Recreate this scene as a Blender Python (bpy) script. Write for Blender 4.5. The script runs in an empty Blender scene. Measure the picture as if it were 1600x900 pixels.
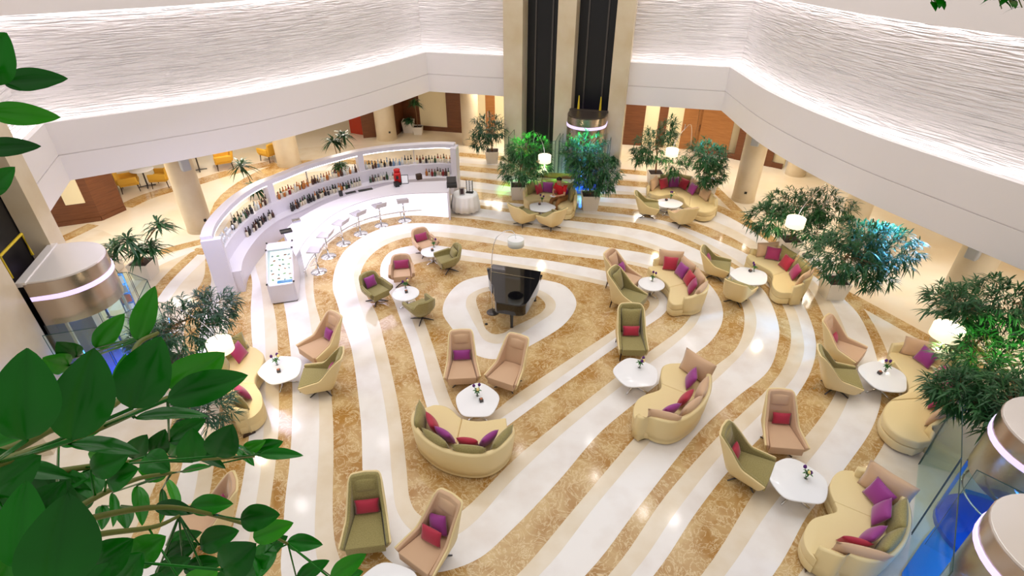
import bpy, bmesh, math, random
from mathutils import Vector, Matrix
from mathutils.geometry import tessellate_polygon
R = math.radians
# ------------------------------------------------------------------ camera
CAM_H, PITCH, FOC = 8.8, R(33), 860.0
SC = bpy.context.scene
COL = SC.collection
cam_data = bpy.data.cameras.new('camera')
cam_data.sensor_fit = 'HORIZONTAL'; cam_data.sensor_width = 36.0
cam_data.lens = 36.0 * FOC / 1600.0
cam_data.clip_start = 0.05; cam_data.clip_end = 200
cam = bpy.data.objects.new('camera', cam_data); COL.objects.link(cam)
cam.location = (0, 0, CAM_H); cam.rotation_euler = (R(90) - PITCH, 0, 0)
SC.camera = cam
# ------------------------------------------------------------------ world, light, exposure
W = bpy.data.worlds.new('world'); SC.world = W; W.use_nodes = True
W.node_tree.nodes['Background'].inputs[0].default_value = (1.0, 0.965, 0.94, 1)
W.node_tree.nodes['Background'].inputs[1].default_value = 0.5
SC.view_settings.view_transform = 'Standard'; SC.view_settings.look = 'None'
SC.view_settings.gamma = 1.0; SC.view_settings.exposure = 0.22
SC.view_settings.use_curve_mapping = False

def lamp(name, kind, loc, energy, color=(1, 1, 1), size=0.1, aim=None, spot=90, blend=0.5, sy=None):
    d = bpy.data.lights.new(name, kind); d.energy = energy; d.color = color
    if kind == 'AREA':
        d.size = size
        if sy: d.shape = 'RECTANGLE'; d.size_y = sy
    else:
        d.shadow_soft_size = size
    if kind == 'SPOT':
        d.spot_size = R(spot); d.spot_blend = blend
    o = bpy.data.objects.new(name, d); COL.objects.link(o); o.location = loc
    if aim is not None:
        o.rotation_euler = (Vector(aim) - Vector(loc)).to_track_quat('-Z', 'Y').to_euler()
    return o

_s, _c = math.sin(PITCH), math.cos(PITCH)
def G(px, py, h=0.0):
    """point of the place at height h seen at pixel (px, py) of the 1600x900 photograph"""
    u, v = (px - 800) / FOC, (py - 450) / FOC
    t = (h - CAM_H) / (-_s - v * _c)
    return Vector((u * t, (_c - v * _s) * t, h))
def GD(px, py, d):
    """point at distance d from the lens along the ray of a pixel"""
    u, v = (px - 800) / FOC, (py - 450) / FOC
    r = Vector((u, _c - v * _s, -_s - v * _c)).normalized()
    return Vector((0, 0, CAM_H)) + r * d

# big soft light of the glass roof far above, and the high ceiling spots that sparkle in the marble
lamp('roof_light', 'AREA', (0, 13, 19), 1500, (1.0, 0.965, 0.93), 20, (0, 13, 0), sy=18)
for px, py in [(990, 472 + 10), (813, 705), (1053, 812), (922, 692), (1005, 800), (930, 745), (1120, 378 + 8), (575, 598), (590, 652),
               (455, 745), (472, 790), (600, 694), (1275, 800), (1330, 705), (1440, 452), (1190, 505)]:
    g = G(px, py); hl = 15.0
    k = hl / CAM_H
    lamp('roof_spot', 'SPOT', (g.x + g.x * k, g.y + g.y * k, hl), 110, (1, 0.97, 0.95), 0.09, (g.x + g.x * k, g.y + g.y * k, 0), 100, 0.8)
# warm ceiling lights of the corridors behind the balcony fronts
for x, y in [(-12.5, 17), (-10, 20), (-7.5, 23.5), (-12, 23), (-1, 26), (2.5, 26), (6.5, 24.5), (10, 22), (11, 17.5), (12.5, 13.5), (13, 9.5), (-13.5, 14)]:
    lamp('corridor_light', 'AREA', (x, y, 3.1), 70, (1.0, 0.91, 0.78), 0.9, (x, y, 0))
# coloured accent spots on the planting and the lift pits
for p, t, e, c, a in [((9.4, 12.5, 3.1), (9.2, 12.4, 0), 260, (0.08, 0.5, 1.0), 120), ((12.6, 13.6, 3.1), (9.2, 12.2, 2.0), 2400, (0.1, 0.5, 1.0), 32), ((2.7, 15.5, 8), (2.65, 19.2, 2.1), 15000, (0.08, 0.32, 1.0), 13),
                   ((2.5, 17.5, 9), (2.5, 19.3, 2.9), 11000, (0.15, 1.0, 0.1), 14), ((0.5, 16.5, 9), (0.6, 19.3, 2.9), 11000, (0.15, 1.0, 0.1), 16),
                   ((6.2, 5.2, 9), (8.9, 7.9, 2.5), 5000, (0.25, 1.0, 0.1), 10), ((5.4, 16.5, 6.5), (7.05, 19.2, 2.2), 4000, (0.08, 0.5, 1.0), 14)]:
    lamp('accent_spot', 'SPOT', p, e, c, 0.1, t, a, 0.8)
for p, e in [((7.9, 4.9, 0.9), 45), ((6.6, 3.9, 1.0), 45), ((-9.0, 9.9, 0.55), 40), ((2.9, 20.9, 0.6), 40)]:
    lamp('pit_light', 'POINT', p, e, (0.03, 0.25, 1.0), 0.2)
lamp('cool_wash', 'SPOT', (5.0, 6.5, 6.5), 90, (0.35, 0.72, 1.0), 0.3, (6.2, 5.0, 0), 45, 0.9)
lamp('bar_glow', 'AREA', (-5.2, 15.4, 2.6), 60, (0.78, 0.74, 1.0), 2.0, (-5.6, 15.2, 0))
lamp('left_glow', 'AREA', (-7.6, 12.0, 4.2), 90, (0.72, 0.7, 1.0), 1.5, (-7.3, 12.4, 0))

# ------------------------------------------------------------------ materials
MATS = {}
def mat(name, col, rough=0.5, metal=0.0, emit=None, es=1.0, spec=0.5, coat=0.0, noise=None, bump=None, alpha=None, trans=0.0, sheen=0.0, ior=1.45, aniso=0.0):
    if name in MATS: return MATS[name]
    m = bpy.data.materials.new(name); m.use_nodes = True; MATS[name] = m
    nt = m.node_tree; b = nt.nodes['Principled BSDF']
    b.inputs['Base Color'].default_value = (*col, 1); b.inputs['Roughness'].default_value = rough
    b.inputs['Metallic'].default_value = metal; b.inputs['Specular IOR Level'].default_value = spec
    b.inputs['Coat Weight'].default_value = coat; b.inputs['Transmission Weight'].default_value = trans
    b.inputs['Sheen Weight'].default_value = sheen; b.inputs['IOR'].default_value = ior
    b.inputs['Anisotropic'].default_value = aniso
    if emit: b.inputs['Emission Color'].default_value = (*emit, 1); b.inputs['Emission Strength'].default_value = es
    if noise:
        c2, sc, det, lo, hi = noise[:5]; stretch = noise[5] if len(noise) > 5 else (1, 1, 1)
        tc = nt.nodes.new('ShaderNodeTexCoord'); mp = nt.nodes.new('ShaderNodeMapping'); mp.inputs['Scale'].default_value = stretch
        nz = nt.nodes.new('ShaderNodeTexNoise'); nz.inputs['Scale'].default_value = sc; nz.inputs['Detail'].default_value = det
        mr = nt.nodes.new('ShaderNodeMapRange'); mr.inputs[1].default_value = lo; mr.inputs[2].default_value = hi
        mx = nt.nodes.new('ShaderNodeMix'); mx.data_type = 'RGBA'
        mx.inputs[6].default_value = (*col, 1); mx.inputs[7].default_value = (*c2, 1)
        L = nt.links.new
        L(tc.outputs['Object'], mp.inputs[0]); L(mp.outputs[0], nz.inputs[0]); L(nz.outputs[0], mr.inputs[0]); L(mr.outputs[0], mx.inputs[0]); L(mx.outputs[2], b.inputs['Base Color'])
    if bump:
        sc, st = bump
        tc = nt.nodes.new('ShaderNodeTexCoord'); nz = nt.nodes.new('ShaderNodeTexNoise'); nz.inputs['Scale'].default_value = sc; nz.inputs['Detail'].default_value = 3
        bp = nt.nodes.new('ShaderNodeBump'); bp.inputs['Strength'].default_value = st; bp.inputs['Distance'].default_value = 0.01
        nt.links.new(tc.outputs['Object'], nz.inputs[0]); nt.links.new(nz.outputs[0], bp.inputs['Height']); nt.links.new(bp.outputs[0], b.inputs['Normal'])
    return m
def srgb(r, g, b):
    f = lambda c: (c / 255 / 12.92) if c / 255 <= 0.04045 else ((c / 255 + 0.055) / 1.055) ** 2.4
    return (f(r), f(g), f(b))

M_white_marble = mat('white_marble', srgb(240, 236, 233), 0.1, noise=(srgb(228, 220, 214), 1.2, 6, 0.45, 0.7))
M_cream_marble = mat('cream_marble', srgb(232, 220, 200), 0.12, noise=(srgb(224, 208, 182), 1.5, 6, 0.4, 0.65))
M_hall_marble = mat('hall_marble', srgb(240, 230, 212), 0.1, noise=(srgb(234, 216, 186), 0.35, 5, 0.4, 0.65))
def marble_brown():
    m = mat('brown_marble', srgb(190, 142, 74), 0.1)
    nt = m.node_tree; b = nt.nodes['Principled BSDF']; L = nt.links.new
    tc = nt.nodes.new('ShaderNodeTexCoord')
    n1 = nt.nodes.new('ShaderNodeTexNoise'); n1.inputs['Scale'].default_value = 1.3; n1.inputs['Detail'].default_value = 8; n1.inputs['Distortion'].default_value = 0.8
    n2 = nt.nodes.new('ShaderNodeTexNoise'); n2.inputs['Scale'].default_value = 3.0; n2.inputs['Detail'].default_value = 10; n2.inputs['Distortion'].default_value = 2.2; n2.inputs['Roughness'].default_value = 0.65
    r1 = nt.nodes.new('ShaderNodeValToRGB'); e = r1.color_ramp.elements
    e[0].position = 0.36; e[0].color = (*srgb(170, 124, 60), 1); e[1].position = 0.66; e[1].color = (*srgb(208, 178, 126), 1)
    r2 = nt.nodes.new('ShaderNodeValToRGB'); e = r2.color_ramp.elements
    e[0].position = 0.47; e[0].color = (0, 0, 0, 1); e[1].position = 0.53; e[1].color = (0, 0, 0, 1); k = e.new(0.5); k.color = (1, 1, 1, 1)
    mx = nt.nodes.new('ShaderNodeMix'); mx.data_type = 'RGBA'; mx.inputs[7].default_value = (*srgb(232, 212, 170), 1)
    ml = nt.nodes.new('ShaderNodeMath'); ml.operation = 'MULTIPLY'; ml.inputs[1].default_value = 0.8
    for n in (n1, n2): L(tc.outputs['Object'], n.inputs[0])
    L(n1.outputs[0], r1.inputs[0]); L(n2.outputs[0], r2.inputs[0]); L(r2.outputs[0], ml.inputs[0]); L(ml.outputs[0], mx.inputs[0]); L(r1.outputs[0], mx.inputs[6]); L(mx.outputs[2], b.inputs['Base Color'])
    return m
M_brown = marble_brown()
M_fascia = mat('white_plaster', srgb(237, 231, 230), 0.5)
M_stone = mat('beige_stone', srgb(218, 204, 178), 0.35, noise=(srgb(206, 186, 152), 0.9, 6, 0.35, 0.65))
M_wood = mat('walnut_panel', srgb(118, 72, 42), 0.4, noise=(srgb(98, 56, 32), 2.0, 5, 0.3, 0.7, (1, 1, 12)))
M_wood_lt = mat('oak_door', srgb(172, 116, 64), 0.4, noise=(srgb(152, 98, 52), 2.0, 5, 0.3, 0.7, (1, 1, 12)))
M_redwood = mat('red_lacquer', srgb(170, 52, 26), 0.4)
M_creamwall = mat('cream_wall', srgb(240, 226, 186), 0.5)
M_black = mat('black_shaft', (0.006, 0.006, 0.008), 0.35)
M_led = mat('led_strip', (1, 1, 1), 0.5, emit=(1.0, 0.97, 0.98), es=4.2)
def wave_mat():
    m = mat('rippled_plaster', srgb(228, 222, 221), 0.55)
    nt = m.node_tree; b = nt.nodes['Principled BSDF']; L = nt.links.new
    uv = nt.nodes.new('ShaderNodeTexCoord'); mp = nt.nodes.new('ShaderNodeMapping'); mp.inputs['Scale'].default_value = (0.7, 12.0, 1)
    nz = nt.nodes.new('ShaderNodeTexNoise'); nz.inputs['Scale'].default_value = 1.0; nz.inputs['Detail'].default_value = 2.5; nz.inputs['Roughness'].default_value = 0.45; nz.inputs['Distortion'].default_value = 0.35
    ab = nt.nodes.new('ShaderNodeMath'); ab.operation = 'PINGPONG'; ab.inputs[1].default_value = 0.16
    bp = nt.nodes.new('ShaderNodeBump'); bp.inputs['Strength'].default_value = 1.0; bp.inputs['Distance'].default_value = 0.2
    L(uv.outputs['UV'], mp.inputs[0]); L(mp.outputs[0], nz.inputs[0]); L(nz.outputs[0], ab.inputs[0]); L(ab.outputs[0], bp.inputs['Height']); L(bp.outputs[0], b.inputs['Normal'])
    return m
M_wave = wave_mat()

# ------------------------------------------------------------------ mesh helpers: a shape is (verts, faces)
def cat(*sh):
    V, Fc = [], []
    for v, f in sh:
        o = len(V); V += [tuple(p) for p in v]; Fc += [[i + o for i in q] for q in f]
    return V, Fc
def xf(sh, mtx):
    return [tuple(mtx @ Vector(p)) for p in sh[0]], sh[1]
def mv(sh, d):
    return [(p[0] + d[0], p[1] + d[1], p[2] + d[2]) for p in sh[0]], sh[1]
def box(c, s, rz=0.0):
    v = []
    for z in (-1, 1):
        for x, y in ((-1, -1), (1, -1), (1, 1), (-1, 1)):
            a, b = x * s[0] / 2, y * s[1] / 2
            v.append((c[0] + a * math.cos(rz) - b * math.sin(rz), c[1] + a * math.sin(rz) + b * math.cos(rz), c[2] + z * s[2] / 2))
    return v, [[3, 2, 1, 0], [4, 5, 6, 7], [0, 1, 5, 4], [1, 2, 6, 5], [2, 3, 7, 6], [3, 0, 4, 7]]
def prism(poly, z0, z1, top_scale=1.0):
    n = len(poly); cx = sum(p[0] for p in poly) / n; cy = sum(p[1] for p in poly) / n
    a = sum(poly[i][0] * poly[(i + 1) % n][1] - poly[(i + 1) % n][0] * poly[i][1] for i in range(n))
    if a < 0: poly = poly[::-1]
    v = [(p[0], p[1], z0) for p in poly] + [(cx + (p[0] - cx) * top_scale, cy + (p[1] - cy) * top_scale, z1) for p in poly]
    return v, [list(range(n))[::-1], list(range(n, 2 * n))] + [[i, (i + 1) % n, n + (i + 1) % n, n + i] for i in range(n)]
def rings(rs, cap=True, closed=True):
    n = len(rs[0]); v = [tuple(p) for r in rs for p in r]; f = []
    for k in range(len(rs) - 1):
        for i in range(n if closed else n - 1):
            j = (i + 1) % n
            f.append([k * n + i, k * n + j, (k + 1) * n + j, (k + 1) * n + i])
    if cap and closed:
        f.append(list(range(n))[::-1]); f.append([(len(rs) - 1) * n + i for i in range(n)])
    return v, f
def lathe(prof, n=16, c=(0, 0, 0)):
    return rings([[(c[0] + r * math.cos(2 * math.pi * i / n), c[1] + r * math.sin(2 * math.pi * i / n), c[2] + z) for i in range(n)] for r, z in prof])
def tube(pts, r, n=8):
    pts = [Vector(p) for p in pts]; rs = []
    for i, p in enumerate(pts):
        d = (pts[min(i + 1, len(pts) - 1)] - pts[max(i - 1, 0)]).normalized()
        a = d.cross(Vector((0, 0, 1)) if abs(d.z) < 0.95 else Vector((1, 0, 0))).normalized(); b = d.cross(a)
        q = r[i] if isinstance(r, (list, tuple)) else r
        rs.append([p + (a * math.cos(2 * math.pi * k / n) + b * math.sin(2 * math.pi * k / n)) * q for k in range(n)])
    return rings(rs)
def spline(P, n=8, closed=False):
    P = [Vector(p) for p in P]; m = len(P); out = []
    for i in range(m if closed else m - 1):
        if closed: a, b, c, d = P[i - 1], P[i], P[(i + 1) % m], P[(i + 2) % m]
        else: a, b, c, d = P[max(i - 1, 0)], P[i], P[i + 1], P[min(i + 2, m - 1)]
        t1 = max((b - a).length, 1e-6) ** 0.5; t2 = max((c - b).length, 1e-6) ** 0.5; t3 = max((d - c).length, 1e-6) ** 0.5
        m1 = (c - b); m2 = (c - b)
        if (b - a).length > 1e-6: m1 = ((b - a) / t1 - (c - a) / (t1 + t2) + (c - b) / t2) * t2
        if (d - c).length > 1e-6: m2 = ((c - b) / t2 - (d - b) / (t2 + t3) + (d - c) / t3) * t2
        for k in range(n):
            t = k / n
            out.append(b * (2 * t ** 3 - 3 * t ** 2 + 1) + m1 * (t ** 3 - 2 * t ** 2 + t) + c * (-2 * t ** 3 + 3 * t ** 2) + m2 * (t ** 3 - t ** 2))
    if not closed: out.append(P[-1])
    return out
def resample(P, n):
    P = [Vector(p) for p in P]; L = [0]
    for i in range(1, len(P)): L.append(L[-1] + (P[i] - P[i - 1]).length)
    out, k = [], 0
    for i in range(n):
        t = L[-1] * i / (n - 1)
        while k < len(P) - 2 and L[k + 1] < t: k += 1
        u = (t - L[k]) / max(L[k + 1] - L[k], 1e-9)
        out.append(P[k].lerp(P[k + 1], min(u, 1)))
    return out
def at(P, f):
    """point and direction along a polyline at fraction f"""
    Q = resample(P, 101); i = min(max(int(f * 100), 1), 99)
    return Q[int(round(f * 100))], (Q[i + 1] - Q[i - 1]).normalized()

def mk(name, sh, m, parent=None, org=None, smooth=False, bevel=0.0, sub=0, seg=2):
    v, f = sh
    if org is not None: v = [(p[0] - org[0], p[1] - org[1], p[2] - org[2]) for p in v]
    me = bpy.data.meshes.new(name); me.from_pydata([tuple(p) for p in v], [], f)
    for x in (m if isinstance(m, (list, tuple)) else [m]): me.materials.append(x)
    bm = bmesh.new(); bm.from_mesh(me); bmesh.ops.recalc_face_normals(bm, faces=bm.faces[:]); bm.to_mesh(me); bm.free()
    if smooth:
        me.polygons.foreach_set('use_smooth', [True] * len(me.polygons))
    o = bpy.data.objects.new(name, me); COL.objects.link(o)
    if parent is not None: o.parent = parent
    elif org is not None: o.location = org
    if bevel:
        b = o.modifiers.new('bevel', 'BEVEL'); b.width = bevel; b.segments = seg; b.limit_method = 'ANGLE'; b.angle_limit = R(40)
        if smooth: me.polygons.foreach_set('use_smooth', [True] * len(me.polygons))
    if sub:
        s = o.modifiers.new('sub', 'SUBSURF'); s.levels = sub; s.render_levels = sub
    return o
def struct(o):
    o['kind'] = 'structure'; return o
def tag(o, label, cat_, group=None, kind=None):
    o['label'] = label; o['category'] = cat_
    if group: o['group'] = group
    if kind: o['kind'] = kind
    return o
def thing(name, label, cat_, loc=(0, 0, 0), rz=0.0, group=None):
    o = bpy.data.objects.new(name, None); COL.objects.link(o); o.empty_display_size = 0.1
    o.location = loc; o.rotation_euler = (0, 0, rz)
    return tag(o, label, cat_, group)
def smooth_angle(o, deg=35):
    me = o.data; me.polygons.foreach_set('use_smooth', [True] * len(me.polygons))
    try:
        bm = bmesh.new(); bm.from_mesh(me)
        for e in bm.edges:
            if len(e.link_faces) == 2 and e.calc_face_angle(0) > R(deg): e.smooth = False
        bm.to_mesh(me); bm.free()
    except Exception: pass
    return o

# ------------------------------------------------------------------ floor: inlaid marble bands, traced from the ground plan outwards in
BANDS = dict(
p=[(702,620),(678,545),(662,500),(650,470),(636,448),(632,430),(645,415),(690,406),(740,410),(800,418),(845,425),(900,437),(945,447),(985,457),(1008,466),(1015,475),(1005,490),(975,506),(945,526),(870,575),(800,622),(770,645),(745,655),(725,652),(712,640)],
q=[(681,620),(658,540),(644,500),(632,470),(618,445),(612,425),(618,408),(645,397),(690,396),(740,402),(800,412),(845,419),(900,430),(945,440),(990,450),(1022,460),(1030,473),(1020,487),(990,508),(955,533),(880,587),(800,643),(760,668),(735,680),(715,678),(700,660)],
r=[(662,620),(641,540),(626,500),(615,470),(600,443),(594,428),(598,408),(612,393),(640,385),(680,384),(722,390),(800,401),(845,406),(900,415),(945,424),(1000,437),(1035,450),(1046,470),(1038,490),(1002,516),(962,543),(880,602),(800,661),(760,690),(730,705),(705,700),(685,675),(672,650)],
a=[(620,620),(602,540),(588,490),(577,470),(563,440),(570,412),(590,391),(620,376),(650,370),(680,370),(737,377),(800,386),(860,396),(905,402),(950,408),(1010,420),(1055,440),(1080,465),(1082,487),(1065,512),(1012,552),(960,592),(855,675),(800,722),(727,795),(700,812),(675,814),(652,802),(641,782),(635,730),(629,675)],
b=[(599,620),(582,540),(570,500),(558,460),(553,430),(560,408),(580,387),(612,371),(650,363),(700,364),(760,371),(800,381),(860,390),(905,396),(960,404),(1020,417),(1065,435),(1092,460),(1097,480),(1087,507),(1050,542),(1017,567),(975,600),(882,675),(800,751),(735,822),(700,842),(665,842),(637,824),(620,797),(613,750),(607,675)],
c=[(560,620),(549,545),(536,505),(527,475),(520,450),(524,420),(540,391),(575,366),(612,353),(650,349),(707,352),(760,359),(800,365),(875,375),(950,387),(1020,399),(1060,414),(1100,437),(1124,467),(1129,500),(1112,532),(1075,562),(990,632),(937,677),(870,755),(800,828),(750,872),(700,892),(662,896),(632,890),(607,875),(590,852),(573,800),(567,742),(565,675)],
d=[(518,620),(508,545),(500,500),(493,475),(490,450),(492,420),(510,385),(550,358),(600,343),(650,337),(710,340),(757,345),(800,352),(900,365),(975,377),(1020,390),(1065,407),(1105,428),(1140,450),(1158,475),(1163,505),(1150,545),(1107,580),(1050,625),(1000,675),(900,792),(807,900),(760,935),(690,962),(600,960),(545,900),(526,858),(521,825),(520,775),(521,730),(521,675)],
e=[(498,620),(490,540),(483,490),(477,450),(480,410),(505,375),(570,345),(640,328),(710,334),(757,340),(800,346),(900,357),(975,369),(1020,382),(1060,399),(1110,420),(1150,445),(1172,470),(1182,503),(1170,540),(1090,620),(1030,675),(935,785),(842,900),(700,1010),(560,1000),(505,900),(495,870),(492,830),(494,775),(497,730),(499,675)],
f=[(457,620),(455,560),(448,500),(440,450),(440,400),(480,350),(560,320),(650,312),(720,322),(757,327),(882,344),(975,355),(1025,365),(1075,384),(1130,410),(1186,447),(1202,468),(1217,512),(1215,540),(1200,580),(1150,622),(1095,672),(1000,790),(914,900),(700,1080),(480,1020),(440,900),(442,840),(446,780),(452,730),(456,675)],
g=[(436,620),(435,560),(431,500),(422,450),(420,400),(460,345),(550,310),(650,304),(720,317),(757,322),(885,337),(935,342),(990,348),(1045,362),(1112,393),(1190,440),(1215,465),(1230,495),(1236,530),(1225,572),(1200,607),(1127,677),(1040,775),(950,900),(700,1120),(440,1060),(410,900),(415,840),(424,775),(430,730),(435,675)],
h=[(415,620),(415,560),(413,500),(408,450),(400,400),(440,340),(540,300),(640,296),(720,312),(757,317),(885,331),(935,336),(990,341),(1045,353),(1120,388),(1210,450),(1237,475),(1252,514),(1256,550),(1243,585),(1215,620),(1130,707),(1060,795),(986,900),(720,1160),(400,1080),(380,900),(390,840),(402,775),(408,730),(412,675)],
i=[(395,620),(396,560),(393,520),(392,480),(394,440),(385,390),(420,330),(520,290),(630,286),(720,308),(757,313),(880,325),(930,330),(995,338),(1045,347),(1130,380),(1175,402),(1225,442),(1252,472),(1268,505),(1275,540),(1267,580),(1231,637),(1135,740),(1085,805),(1021,900),(740,1200),(360,1120),(345,900),(360,840),(375,775),(383,730),(390,675)],
j=[(345,620),(352,560),(358,500),(366,450),(355,400),(400,325),(500,280),(620,275),(720,297),(757,301),(880,316),(932,321),(997,328),(1045,338),(1095,351),(1140,370),(1180,393),(1235,425),(1263,450),(1287,495),(1305,535),(1313,580),(1305,615),(1265,675),(1186,760),(1095,900),(760,1250),(300,1160),(295,900),(310,840),(327,775),(333,737),(340,675)],
k=[(325,620),(330,560),(338,500),(344,450),(335,400),(380,320),(480,270),(610,268),(720,292),(757,296),(880,310),(932,315),(997,321),(1045,329),(1095,339),(1140,356),(1200,390),(1255,425),(1295,467),(1318,510),(1336,565),(1328,615),(1300,672),(1200,800),(1132,900),(780,1300),(260,1200),(265,900),(285,840),(303,775),(310,737),(318,675)],
l=[(300,620),(310,540),(318,475),(330,440),(325,400),(360,315),(460,262),(600,259),(720,281),(757,286),(880,303),(935,308),(995,311),(1045,315),(1100,323),(1150,345),(1220,392),(1270,430),(1318,467),(1343,494),(1370,560),(1377,620),(1362,670),(1325,725),(1297,762),(1262,805),(1207,900),(800,1350),(210,1250),(220,900),(245,840),(270,775),(282,737),(295,675)],
m=[(275,620),(285,540),(297,470),(318,435),(322,390),(345,305),(440,255),(590,252),(720,276),(757,280),(880,297),(935,302),(995,305),(1045,308),(1105,315),(1155,336),(1230,385),(1280,422),(1327,458),(1354,489),(1385,547),(1405,620),(1390,675),(1362,725),(1310,800),(1247,900),(820,1400),(150,1300),(175,900),(205,840),(235,775),(250,737),(265,675)],
w=[(692,490),(698,465),(722,441),(760,431),(800,430),(850,438),(880,446),(897,463),(900,480),(880,509),(827,542),(800,556),(770,562),(745,556),(722,538),(707,515)],
x=[(728,478),(733,462),(758,450),(800,447),(845,455),(866,470),(866,486),(838,507),(800,530),(778,538),(758,533),(744,512),(735,495)],
y=[(744,470),(748,461),(763,456),(800,455),(835,461),(852,476),(846,489),(800,513),(787,521),(772,523),(760,516),(752,495)])
floor_v, floor_f, floor_m = [], [], []
def floor_poly(pts, z, mi):
    tri = tessellate_polygon([[Vector((p[0], p[1], 0)) for p in pts]])
    o = len(floor_v)
    for p in pts: floor_v.append((p[0], p[1], z))
    for t in tri: floor_f.append([o + i for i in t]); floor_m.append(mi)
floor_poly([(-34, -12), (34, -12), (34, 44), (-34, 44)], 0.0, 3)
order = [('m', 2), ('l', 0), ('k', 1), ('j', 2), ('i', 0), ('h', 1), ('g', 2), ('f', 0), ('e', 1), ('d', 2), ('c', 0), ('b', 1), ('a', 2), ('r', 0), ('q', 1), ('p', 2), ('w', 0), ('x', 1), ('y', 2)]
dz = 0.001
# the patterned field reaches out to a border band in brown
FIELD = [(60,420),(92,392),(145,358),(250,404),(315,384),(360,300),(440,238),(560,226),(716,232),(830,245),(960,262),(1040,276),(1108,288),(1150,330),(1198,380),(1260,430),(1330,470),(1455,540),(1600,620),(1750,760),(1500,1300),(800,1500),(150,1450),(-120,700)]
bord = [G(*p) for p in FIELD]
inner = spline(bord, 6, True)
floor_poly([(p.x, p.y) for p in inner], dz, 1)
_zs = [0]
def strip(pts, w, z, mi):
    _zs[0] += 1; z = dz * (1.0 + 0.085 * _zs[0])
    P = spline([G(*p) for p in pts], 8); n = len(P); L, Rr = [], []
    for i, p in enumerate(P):
        d = (P[min(i + 1, n - 1)] - P[max(i - 1, 0)]).normalized(); q = Vector((-d.y, d.x, 0))
        ww = w if not isinstance(w, (list, tuple)) else w[0] + (w[1] - w[0]) * i / (n - 1)
        L.append(p + q * ww / 2); Rr.append(p - q * ww / 2)
    floor_poly([(p.x, p.y) for p in L + Rr[::-1]], z, mi)
strip([(1105, 283), (1155, 333), (1200, 379), (1262, 426), (1333, 466), (1395, 500), (1462, 537), (1560, 590), (1700, 680)], 0.42, dz * 1.5, 2)
strip([(716, 241), (800, 249), (900, 260), (1010, 271)], 0.5, dz * 1.5, 2)
strip([(716, 250), (800, 257), (900, 268), (1020, 280)], 0.6, dz * 1.4, 0)
strip([(716, 262), (800, 270), (900, 280), (1000, 288), (1090, 296)], 0.55, dz * 1.5, 2)
strip([(716, 270), (800, 279), (900, 289), (1000, 297), (1090, 305)], 0.55, dz * 1.4, 0)
strip([(225, 492), (248, 456), (280, 420), (318, 388)], (0.42, 0.5), dz * 1.5, 2)
strip([(252, 472), (276, 440), (318, 398)], (0.35, 0.4), dz * 1.5, 0)
strip([(180, 485), (205, 447), (240, 415), (300, 389)], (0.3, 0.4), dz * 1.4, 0)
strip([(90, 377), (115, 366), (146, 351)], 0.5, dz * 1.4, 2)
strip([(248, 395), (282, 386), (318, 377)], 0.42, dz * 1.6, 2)
strip([(195, 323), (225, 309), (262, 297), (300, 287), (350, 272), (390, 262), (430, 254)], 0.7, dz * 1.4, 2)
for n_, (key, mi) in enumerate(order):
    P = spline([G(*q) for q in BANDS[key]], 6, True)
    floor_poly([(p.x, p.y) for p in P], dz * (2 + n_), mi)
fl = struct(mk('floor', (floor_v, floor_f), [M_white_marble, M_cream_marble, M_brown, M_hall_marble]))
for p_, mi in zip(fl.data.polygons, floor_m): p_.material_index = mi
_bm = bmesh.new(); _bm.from_mesh(fl.data)
for _f in _bm.faces:
    if _f.normal.z < 0: _f.normal_flip()
_bm.to_mesh(fl.data); _bm.free()
for p_, mi in zip(fl.data.polygons, floor_m): p_.material_index = mi

# ------------------------------------------------------------------ balcony fronts: plan polyline (left, back, right)
Z0, Z1, ZT = 3.2, 4.72, 7.15
A_, B_, C_ = Vector((-3.43, 23.6, 0)), Vector((7.76, 20.7, 0)), Vector((-11.8, 13.9, 0))
leftP = spline([C_, (-9.98, 15.15, 0), (-7.87, 16.85, 0), (-5.7, 19.6, 0), A_], 8)
rightP = spline([B_, (7.8, 16.7, 0), (8.5, 13.2, 0), (9.4, 10.8, 0), (10.3, 8.6, 0), (11.6, 4.5, 0), (12.3, 0.0, 0)], 8)
backP = [A_, B_]
nearP = [Vector((-10.75, 11.45, 0)), C_]
TW0, TW1 = 0.285, 0.68     # stretch of the back side taken by the lift tower
FULL = nearP[:-1] + leftP[:-1] + [A_] + [B_] + rightP[1:]
def mitre(w):
    out = []
    for i, p in enumerate(FULL):
        d1 = (p - FULL[i - 1]).normalized() if i else None
        d2 = (FULL[i + 1] - p).normalized() if i < len(FULL) - 1 else d1
        d1 = d1 or d2
        n1, n2 = Vector((-d1.y, d1.x, 0)), Vector((-d2.y, d2.x, 0))
        b = (n1 + n2).normalized(); out.append(p + b * w / max(b.dot(n1), 0.3))
    k = len(nearP) - 1; m = k + len(leftP) - 1
    return {'near': out[:k + 1], 'left': out[k:m + 1], 'back': out[m:m + 2], 'right': out[m + 1:]}
def offs(P, w):
    out = []
    for i, p in enumerate(P):
        d = (P[min(i + 1, len(P) - 1)] - P[max(i - 1, 0)]).normalized(); out.append(p + Vector((-d.y, d.x, 0)) * w)
    return out
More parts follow.
